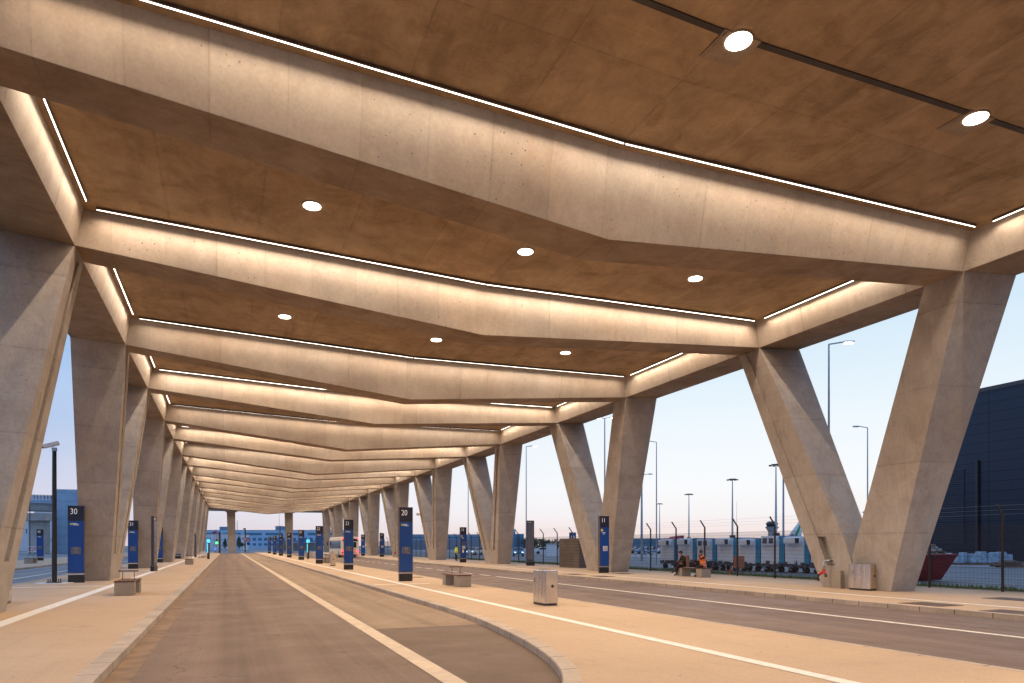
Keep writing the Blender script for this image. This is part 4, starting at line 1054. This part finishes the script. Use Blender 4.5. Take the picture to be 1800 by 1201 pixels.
m = MB(); bar_between(30, 80, 147, 147, 7.0, 8.6, 3, m); m.build('pier_cap', vc, t)
m = MB(); bar_between(50, 77, 148, 148, -.2, 7.0, 2, m); m.build('pier', vc, t)
lift = concrete('lift_tower', (.28, .42, .58), (.25, .38, .54), [('z', 1.9, .04, 0, .5), ('x', 2.2, .03, 0, .3)], .1, None, .2)  # plain concrete; the blue light falling on it is mixed into its colour
x, y = W(122, 155); t = thing('lift_tower', 'square blue grey tower at the end of the viaduct', 'tower', (x, y, 0), -YAW+.25)
MB().bb(-2.3, 2.6, -2.2, 2.2, -.2, 14.1).build('wall', lift, t)
block('white_hall', 60, 128, 215, 12.6, wl, 'white hall wall behind the viaduct', depth=20, wins=[(3, 3.9, 8, .12, bd)])
block('white_hall', -30, 62, 230, 11.5, wl, 'pale building behind the viaduct pier', depth=20, wins=[(5.6, 7.2, 9, .2, bd)])
for px, lab in ((52.5, 'red and white chevron board under the viaduct, left one'), (61, 'red and white chevron board under the viaduct, right one')):
    x, y = W(px, 140); t = thing('chevron_board', lab, 'chevron board', (x, y, -.15), -YAW, 'chevron boards under the viaduct')
    MB().bb(-.42, .42, -.03, .03, .5, 1.7).build('board', M['white'], t)
    q = MB()
    for z in (.65, 1.1): q.prism([(-.38, z), (0, z+.35), (.38, z), (.38, z+.2), (0, z+.55), (-.38, z+.2)], -.04, -.031, plane='XZ')
    q.build('chevron', M['red'], t); MB().bb(-.05, .05, -.02, .02, 0, .5).build('post', M['charcoal'], t)
x, y = W(52.5, 139); tag(MB().tube((x, y, 0), (x, y, 10.5), .09, n=8).build('thin_pole', M['charcoal']), 'thin dark pole in front of the viaduct pier', 'pole')
# far junction signs
x, y = W(431, 190); t = thing('sign_pole', 'dark pole with yield sign at the junction beyond the hall', 'sign', (x, y, -.15), -YAW)
MB().tube((0, 0, 0), (0, 0, 6.6), .16).build('pole', M['black'], t)
MB().prism([(-.9, 4.0), (.9, 4.0), (0, 2.6)], -.22, -.18, plane='XZ').build('yield_sign', M['red'], t)
MB().prism([(-.5, 3.8), (.5, 3.8), (0, 3.0)], -.24, -.221, plane='XZ').build('yield_centre', M['white'], t)
MB().ball((-.35, 0, 6.4), .22).build('camera_dome', M['black'], t)
x, y = W(436.5, 185); t = thing('warning_sign', 'red bordered triangular warning sign beside the yield sign', 'sign', (x, y, -.15), -YAW)
MB().tube((0, 0, 0), (0, 0, 3.6), .07).build('post', M['galv'], t)
MB().prism([(-.7, 2.9), (.7, 2.9), (0, 4.2)], -.12, -.08, plane='XZ').build('triangle', M['red'], t); MB().prism([(-.38, 3.08), (.38, 3.08), (0, 3.8)], -.14, -.121, plane='XZ').build('centre', M['white'], t)
MB().tube((0, -.12, 2.35), (0, -.08, 2.35), .42, n=16).build('blue_disc', M['blue'], t)
x, y = W(379, 165); t = thing('keep_left_sign', 'small bright blue sign low beside the green traffic light', 'sign', (x, y, -.15), -YAW)
MB().tube((0, 0, 0), (0, 0, .8), .05).build('post', M['black'], t); MB().tube((0, -.12, 1.0), (0, -.06, 1.0), .33, n=16).build('disc', paint('sign_glow_blue', (.02, .2, .8), .4, emit=(.02, .2, 1), es=1.0), t); MB().box((0, -.13, 1.0), (.1, .01, .35)).build('arrow', M['letter'], t)
x, y = W(495, 157); t = thing('barrier_machine', 'grey barrier cabinet with red disc at the far end of the island', 'cabinet', (x, y, 0), -YAW)
MB().bb(-.45, .45, -.3, .3, 0, 1.9).build('box', M['frame'], t); MB().tube((.05, -.31, 1.5), (.05, -.301, 1.5), .2, n=16).build('red_disc', M['red'], t); MB().bb(-.5, .5, -.35, .35, 1.9, 1.98).build('cap', M['galv'], t)
x, y = W(398, 176); t = thing('barrier_rail', 'low red and white barrier rail across the road end', 'barrier', (x, y, -.15), -YAW)
for k in range(8): MB().bb(-1.8+k*.5, -1.8+k*.5+.49, -.03, .03, .78, .92).build('rail', M['red'] if k % 2 else M['white'], t)
for a in (-1.6, 1.9): MB().bb(a, a+.1, -.05, .05, 0, .8).build('post', M['galv'], t)
x, y = W(492, 260); t = thing('double_lamp', 'dark lamp post with two curved arms beyond pillar 25', 'lamp post', (x, y, -.15), -YAW)
MB().tube((0, 0, 0), (0, 0, 9.2), .22).build('pole', M['black'], t)
for s in (-1, 1): MB().path([(0, 0, 8.6), (s*.7, 0, 9.2), (s*1.2, 0, 8.9), (s*1.8, 0, 9.0)], .12, n=6).build('arm', M['black'], t)
# bus shelter beyond the island
x, y = W(520, 185); t = thing('bus_shelter', 'thin dark roofed shelter behind pillars 24 and 25', 'shelter', (x, y, -.15), -YAW)
MB().bb(-6, 6, -1, 1, 2.9, 3.1).build('roof', M['black'], t)
for a in (-5.5, -1.8, 1.8, 5.5): MB().tube((a, 0, 0), (a, 0, 2.9), .08).build('post', M['charcoal'], t)
MB().bb(-5.4, 5.4, .9, .95, .3, 2.6).build('glass_wall', paint('shelter_glass', (.25, .42, .55), .15), t)

# ------------------------------------------------------------------ trees
def leaf_mat(name, a, b):
    m, nt, bs = new_mat(name); n = NB(nt); c = n.mix(n.rng(n.noise(1.2, 3), .3, .7), a, b); n.link(c, bs.inputs['Base Color']); bs.inputs['Roughness'].default_value = .8; return m
LF = leaf_mat('leaves', (.025, .055, .035), (.06, .10, .05))
def clumps(mb, c, r, n, ls, squash=1.0, cone=False):
    for k in range(n):
        while True:
            p = Vector((random.uniform(-1, 1), random.uniform(-1, 1), random.uniform(-1, 1)))
            if p.length < 1: break
        if cone: f = (1-p.z)/2; p.x *= .25+f*.75; p.y *= .25+f*.75
        q = Vector(c)+Vector((p.x*r, p.y*r, p.z*r*squash)); a = Vector((random.gauss(0, 1), random.gauss(0, 1), random.gauss(0, 1))).normalized(); b = a.orthogonal().normalized(); d = a.cross(b)
        mb.poly([q+b*ls, q+d*ls*.7, q-b*ls, q-d*ls*.7], [(0, 1, 2, 3)])
def tree(px, d, H, label, cone=False, group='small trees before the far buildings'):
    x, y = W(px, d); t = thing('tree', label, 'tree', (x, y, -.15), random.uniform(0, 6), group)
    MB().tube((0, 0, 0), (0, 0, H*.6), H*.02, H*.01, n=6).build('trunk', paint('bark', (.05, .04, .03), .9), t)
    m = MB()
    if cone: clumps(m, (0, 0, H*.58), H*.24, 500, H*.035, 1.75, True)
    else:
        for k in range(6): clumps(m, (random.uniform(-.18, .18)*H, random.uniform(-.18, .18)*H, H*random.uniform(.5, .8)), H*.2, 120, H*.03)
    m.build('crown', LF, t, fixn=False)
tree(395.5, 250, 4.6, 'small dark conifer left of the far left pillar', True)
tree(420, 260, 5.4, 'small dark conifer right of the far left pillar', True)
tree(426, 262, 3.5, 'low round bush beside the right conifer')
tree(496, 250, 3.4, 'small round tree behind the island end')
tree(852, 170, 5.6, 'leafy tree left of the third right column, behind the fence')
tree(866, 175, 5.0, 'leafy tree half hidden by the third right column')
for k, px in enumerate((925, 940, 955)): tree(px, 210+k*8, 4.6, ['leafy tree directly behind the dark pylon', 'leafy tree just right of the dark pylon', 'leafy tree left of the white cabin'][k])
m = MB()
for px in range(700, 1210, 4):
    d = 460+random.uniform(-20, 20); x, y = W(px, d); clumps(m, (x, y, 2.2), 3.6, 26, 1.0, .8+random.random()*.4)
for px in range(358, 600, 7):
    d = 430; x, y = W(px, d)
    if random.random() < .35: clumps(m, (x, y, 10.0), 1.9, 30, .5, .8)
tag(m.build('distant_wood', LF, fixn=False), 'dark line of distant trees along the horizon', 'wood', kind='stuff')

# ------------------------------------------------------------------ people
def skin_mesh(name, nodes, edges, mats, matfn, parent, sub=1):
    me = bpy.data.meshes.new(name); me.from_pydata([n[0] for n in nodes], edges, [])
    o = bpy.data.objects.new(name, me); COL.objects.link(o)
    sk = o.modifiers.new('skin', 'SKIN'); sk.branch_smoothing = .6; sk.use_smooth_shade = True
    if not me.skin_vertices: return o
    for k, v in enumerate(me.skin_vertices[0].data):
        r = nodes[k][1]; v.radius = (r, r) if not isinstance(r, tuple) else r; v.use_root = (k == 0)
    ss = o.modifiers.new('sub', 'SUBSURF'); ss.levels = sub; ss.render_levels = sub
    bpy.context.view_layer.update()
    dg = bpy.context.evaluated_depsgraph_get()
    m2 = bpy.data.meshes.new_from_object(o.evaluated_get(dg)); m2.name = name
    m2.materials.clear()
    for m in mats: m2.materials.append(m)
    pts = [Vector(n[0]) for n in nodes]; lab = [n[2] for n in nodes]
    for p in m2.polygons:
        c = p.center; j = min(range(len(pts)), key=lambda q: (pts[q]-c).length - (nodes[q][1] if not isinstance(nodes[q][1], tuple) else nodes[q][1][0])*.6)
        p.material_index = matfn(lab[j]); p.use_smooth = True
    bpy.data.objects.remove(o); bpy.data.meshes.remove(me)
    o = bpy.data.objects.new(name, m2); COL.objects.link(o); o.parent = parent; return o

def person(label, J, loc, rz, skinm, top, trousers, hairm, vest=None, vest_cat=None, hat=None, shoes=None):
    """J: joints in metres, figure faces local -y"""
    t = thing('person', label, 'person', loc, rz)
    N = []; E = []; idx = {}
    def nd(k, p, r, part): idx[k] = len(N); N.append((tuple(p), r, part)); return idx[k]
    def ch(*ks):
        for a, b in zip(ks, ks[1:]): E.append((idx[a], idx[b]))
    V = {k: Vector(v) for k, v in J.items()}
    nd('pelvis', V['pelvis'], .135, 'top'); nd('waist', V['pelvis'].lerp(V['chest'], .45), .125, 'top'); nd('chest', V['chest'], .15, 'top')
    nd('neckb', V['chest'].lerp(V['head'], .48), .075, 'top'); nd('neck', V['chest'].lerp(V['head'], .66), .052, 'skin')
    nd('head', V['head'], .088, 'skin'); nd('crown', V['head']+(V['head']-V['neckt']).normalized()*.08 if 'neckt' in V else V['head']+Vector((0, 0, .08)), .078, 'hair')
    ch('pelvis', 'waist', 'chest', 'neckb', 'neck', 'head', 'crown')
    for s in ('l', 'r'):
        nd('sh'+s, V['sh'+s], .066, 'top'); nd('el'+s, V['el'+s], .046, 'top'); nd('wr'+s, V['wr'+s], .030, 'top')
        d = (V['ha'+s]-V['wr'+s]).normalized(); nd('ha'+s, V['wr'+s]+d*.075, (.036), 'skin')
        ch('chest', 'sh'+s, 'el'+s, 'wr'+s, 'ha'+s)
        u = d.orthogonal().normalized(); w_ = d.cross(u)
        for f, (o_, ln) in enumerate(((-.03, .062), (-.011, .074), (.009, .070), (.027, .056))):
            b0 = V['wr'+s]+d*.10+u*o_; curl = w_*.022
            nd(f'f{s}{f}a', b0, .0095, 'skin'); nd(f'f{s}{f}b', b0+d*ln*.5+curl*.4, .0088, 'skin'); nd(f'f{s}{f}c', b0+d*ln*.85+curl*1.5, .008, 'skin')
            ch('ha'+s, f'f{s}{f}a', f'f{s}{f}b', f'f{s}{f}c')
        nd(f't{s}a', V['wr'+s]+d*.055+u*-.045, .0115, 'skin'); nd(f't{s}b', V['wr'+s]+d*.095+u*-.062+w_*.015, .010, 'skin'); ch('ha'+s, f't{s}a', f't{s}b')
        nd('hi'+s, V['hi'+s], .095, 'leg'); nd('kn'+s, V['kn'+s], .062, 'leg'); nd('cf'+s, V['kn'+s].lerp(V['an'+s], .35), .058, 'leg'); nd('an'+s, V['an'+s], .042, 'leg'); nd('to'+s, V['to'+s], .038, 'shoe')
        ch('pelvis', 'hi'+s, 'kn'+s, 'cf'+s, 'an'+s, 'to'+s)
    part = {'top': 0, 'skin': 1, 'leg': 2, 'hair': 3, 'shoe': 4}
    skin_mesh('body', N, E, [top, skinm, trousers, hairm, shoes or M['black']], lambda q: part[q], t)
    H = V['head']; f = V['face'].normalized(); up = Vector((0, 0, 1)); up = (up-f*up.dot(f)).normalized(); rt = f.cross(up)
    fm = MB()
    nose = H+f*.09+up*-.012; fm.poly([nose+up*.035-f*.008, nose-rt*.014-up*.01, nose+rt*.014-up*.01, nose+f*.022-up*.006], [(0, 1, 3), (0, 3, 2), (1, 2, 3)])
    for s in (-1, 1): fm.ball(H+rt*s*.085-f*.005, .022, 6, 8, sc=(.5, 1, 1.3))
    fm.build('face', skinm, t)
    em = MB()
    for s in (-1, 1): em.ball(H+f*.078+rt*s*.031+up*.012, .012, 6, 8)
    em.build('eyes', M['black'], t)
    mm = MB(); mm.ball(H+f*.082-up*.045, .018, 5, 8, sc=(1.3, .6, .35)); mm.build('mouth', M['red'] if False else M['skin_dark'], t)
    hm = MB(); hm.ball(H-f*.016+up*.03, .104, 10, 14, sc=(.98, 1.0, 1.0))
    # cut the hair back from the face
    hp = hm; keep = []
    for fc in hp.f:
        c = sum((Vector(hp.v[i]) for i in fc), Vector())/len(fc)-H
        if c.dot(f) < .045 or c.dot(up) > .055: 
            if c.dot(up) > -.05: keep.append(fc)
    hp.f = keep; hp.m = [0]*len(keep); hp.build('hair', hairm, t, smooth=True)
    if vest:
        ax = [V['pelvis'].lerp(V['chest'], q) for q in (-.12, .2, .5, .8, 1.12, 1.38)]
        rad = [(.185, .155), (.178, .15), (.178, .155), (.19, .165), (.185, .15), (.10, .10)]
        sh = (V['shr']-V['shl']).normalized(); rings = []
        for p, (ra, rb_) in zip(ax, rad):
            n3 = (V['chest']-V['pelvis']).normalized().cross(sh).normalized()
            rings.append([tuple(p+sh*ra*math.cos(a*PI/8)+n3*rb_*math.sin(a*PI/8)) for a in range(16)])
        vo = MB().loft(rings, caps=False).build('vest', vest, t, smooth=True)
        for q in (.12, .48):
            p = V['pelvis'].lerp(V['chest'], q); rr = []
            for dz in (-.022, .022): rr.append([tuple(p+(V['chest']-V['pelvis']).normalized()*dz+sh*.183*math.cos(a*PI/8)+n3*.158*math.sin(a*PI/8)) for a in range(16)])
            MB().loft(rr, caps=False).build('reflective_band', M['reflect'], vo, smooth=True)
    return t
# seated, black jacket, legs crossed, looking down at a phone
J1 = dict(pelvis=(0, 0, .60), chest=(0, -.10, .98), head=(0, -.27, 1.29), face=(0, -1, -.55), shl=(.18, -.10, 1.05), shr=(-.18, -.10, 1.05),
          ell=(.22, -.20, .80), elr=(-.22, -.20, .80), wrl=(.08, -.42, .80), wrr=(-.08, -.42, .80), hal=(.02, -.50, .83), har=(-.02, -.50, .83),
          hil=(.10, -.02, .58), hir=(-.10, -.02, .58), knl=(.10, -.46, .62), knr=(-.04, -.44, .52), anl=(-.02, -.70, .26), anr=(-.06, -.50, .09), tol=(-.03, -.86, .20), tor=(-.06, -.68, .045))
p1 = person('person in black jacket seated with crossed legs, bent over a phone', J1, (23.55, 32.05, 0), -PI/2, M['skin'], M['black_cloth'], M['dark_trousers'], M['hair'])
ph = MB().box((0, 0, 0), (.075, .15, .012), M4=Matrix.Rotation(math.radians(-35), 3, 'X')).build('phone', M['glass']); tag(ph, 'small dark phone held in both hands of the seated black jacket', 'phone')
ph.location = (23.55-.55, 32.05, .885); ph.rotation_euler = (0, 0, -PI/2)
# seated, orange vest, hand at the face
J2 = dict(pelvis=(0, 0, .60), chest=(0, -.07, 1.0), head=(0, -.17, 1.34), face=(0, -1, -.05), shl=(.19, -.07, 1.08), shr=(-.19, -.07, 1.08),
          ell=(.24, -.30, .95), elr=(-.22, -.16, .80), wrl=(.12, -.32, 1.18), wrr=(-.10, -.36, .74), hal=(.07, -.28, 1.27), har=(-.06, -.46, .72),
          hil=(.10, -.02, .58), hir=(-.10, -.02, .58), knl=(.12, -.44, .56), knr=(-.12, -.42, .56), anl=(.12, -.42, .10), anr=(-.12, -.34, .10), tol=(.13, -.58, .045), tor=(-.13, -.50, .045))
p2 = person('person in orange high visibility vest seated with a hand at the face', J2, (23.66, 30.55, 0), -PI/2-.15, M['skin'], M['black_cloth'], M['dark_trousers'], M['hair'], vest=M['orange'])
bg = MB().ball((0, 0, .16), .17, 8, 12, sc=(.9, .65, 1.0)); bo = bg.build('bag', M['black_cloth'], smooth=True); bo.location = (23.30, 30.78, .62); tag(bo, 'black bag on the lap of the person in the orange vest', 'bag')
# standing worker in yellow
J3 = dict(pelvis=(0, 0, .95), chest=(0, -.02, 1.32), head=(0, -.04, 1.62), face=(-.2, -1, -.25), shl=(.19, -.02, 1.40), shr=(-.19, -.02, 1.40),
          ell=(.25, -.04, 1.12), elr=(-.25, -.04, 1.12), wrl=(.20, -.26, 1.08), wrr=(-.18, -.24, 1.06), hal=(.16, -.34, 1.10), har=(-.14, -.32, 1.08),
          hil=(.09, 0, .92), hir=(-.09, 0, .92), knl=(.10, -.02, .50), knr=(-.10, .02, .50), anl=(.10, 0, .09), anr=(-.10, .04, .09), tol=(.12, -.16, .04), tor=(-.12, -.12, .04))
p3 = person('person in yellow high visibility jacket standing left of blue pillar 12', J3, (23.2, 72.8, 0), .9, M['skin_dark'], M['hiyellow'], M['black_cloth'], M['hair'], vest=M['hiyellow'])
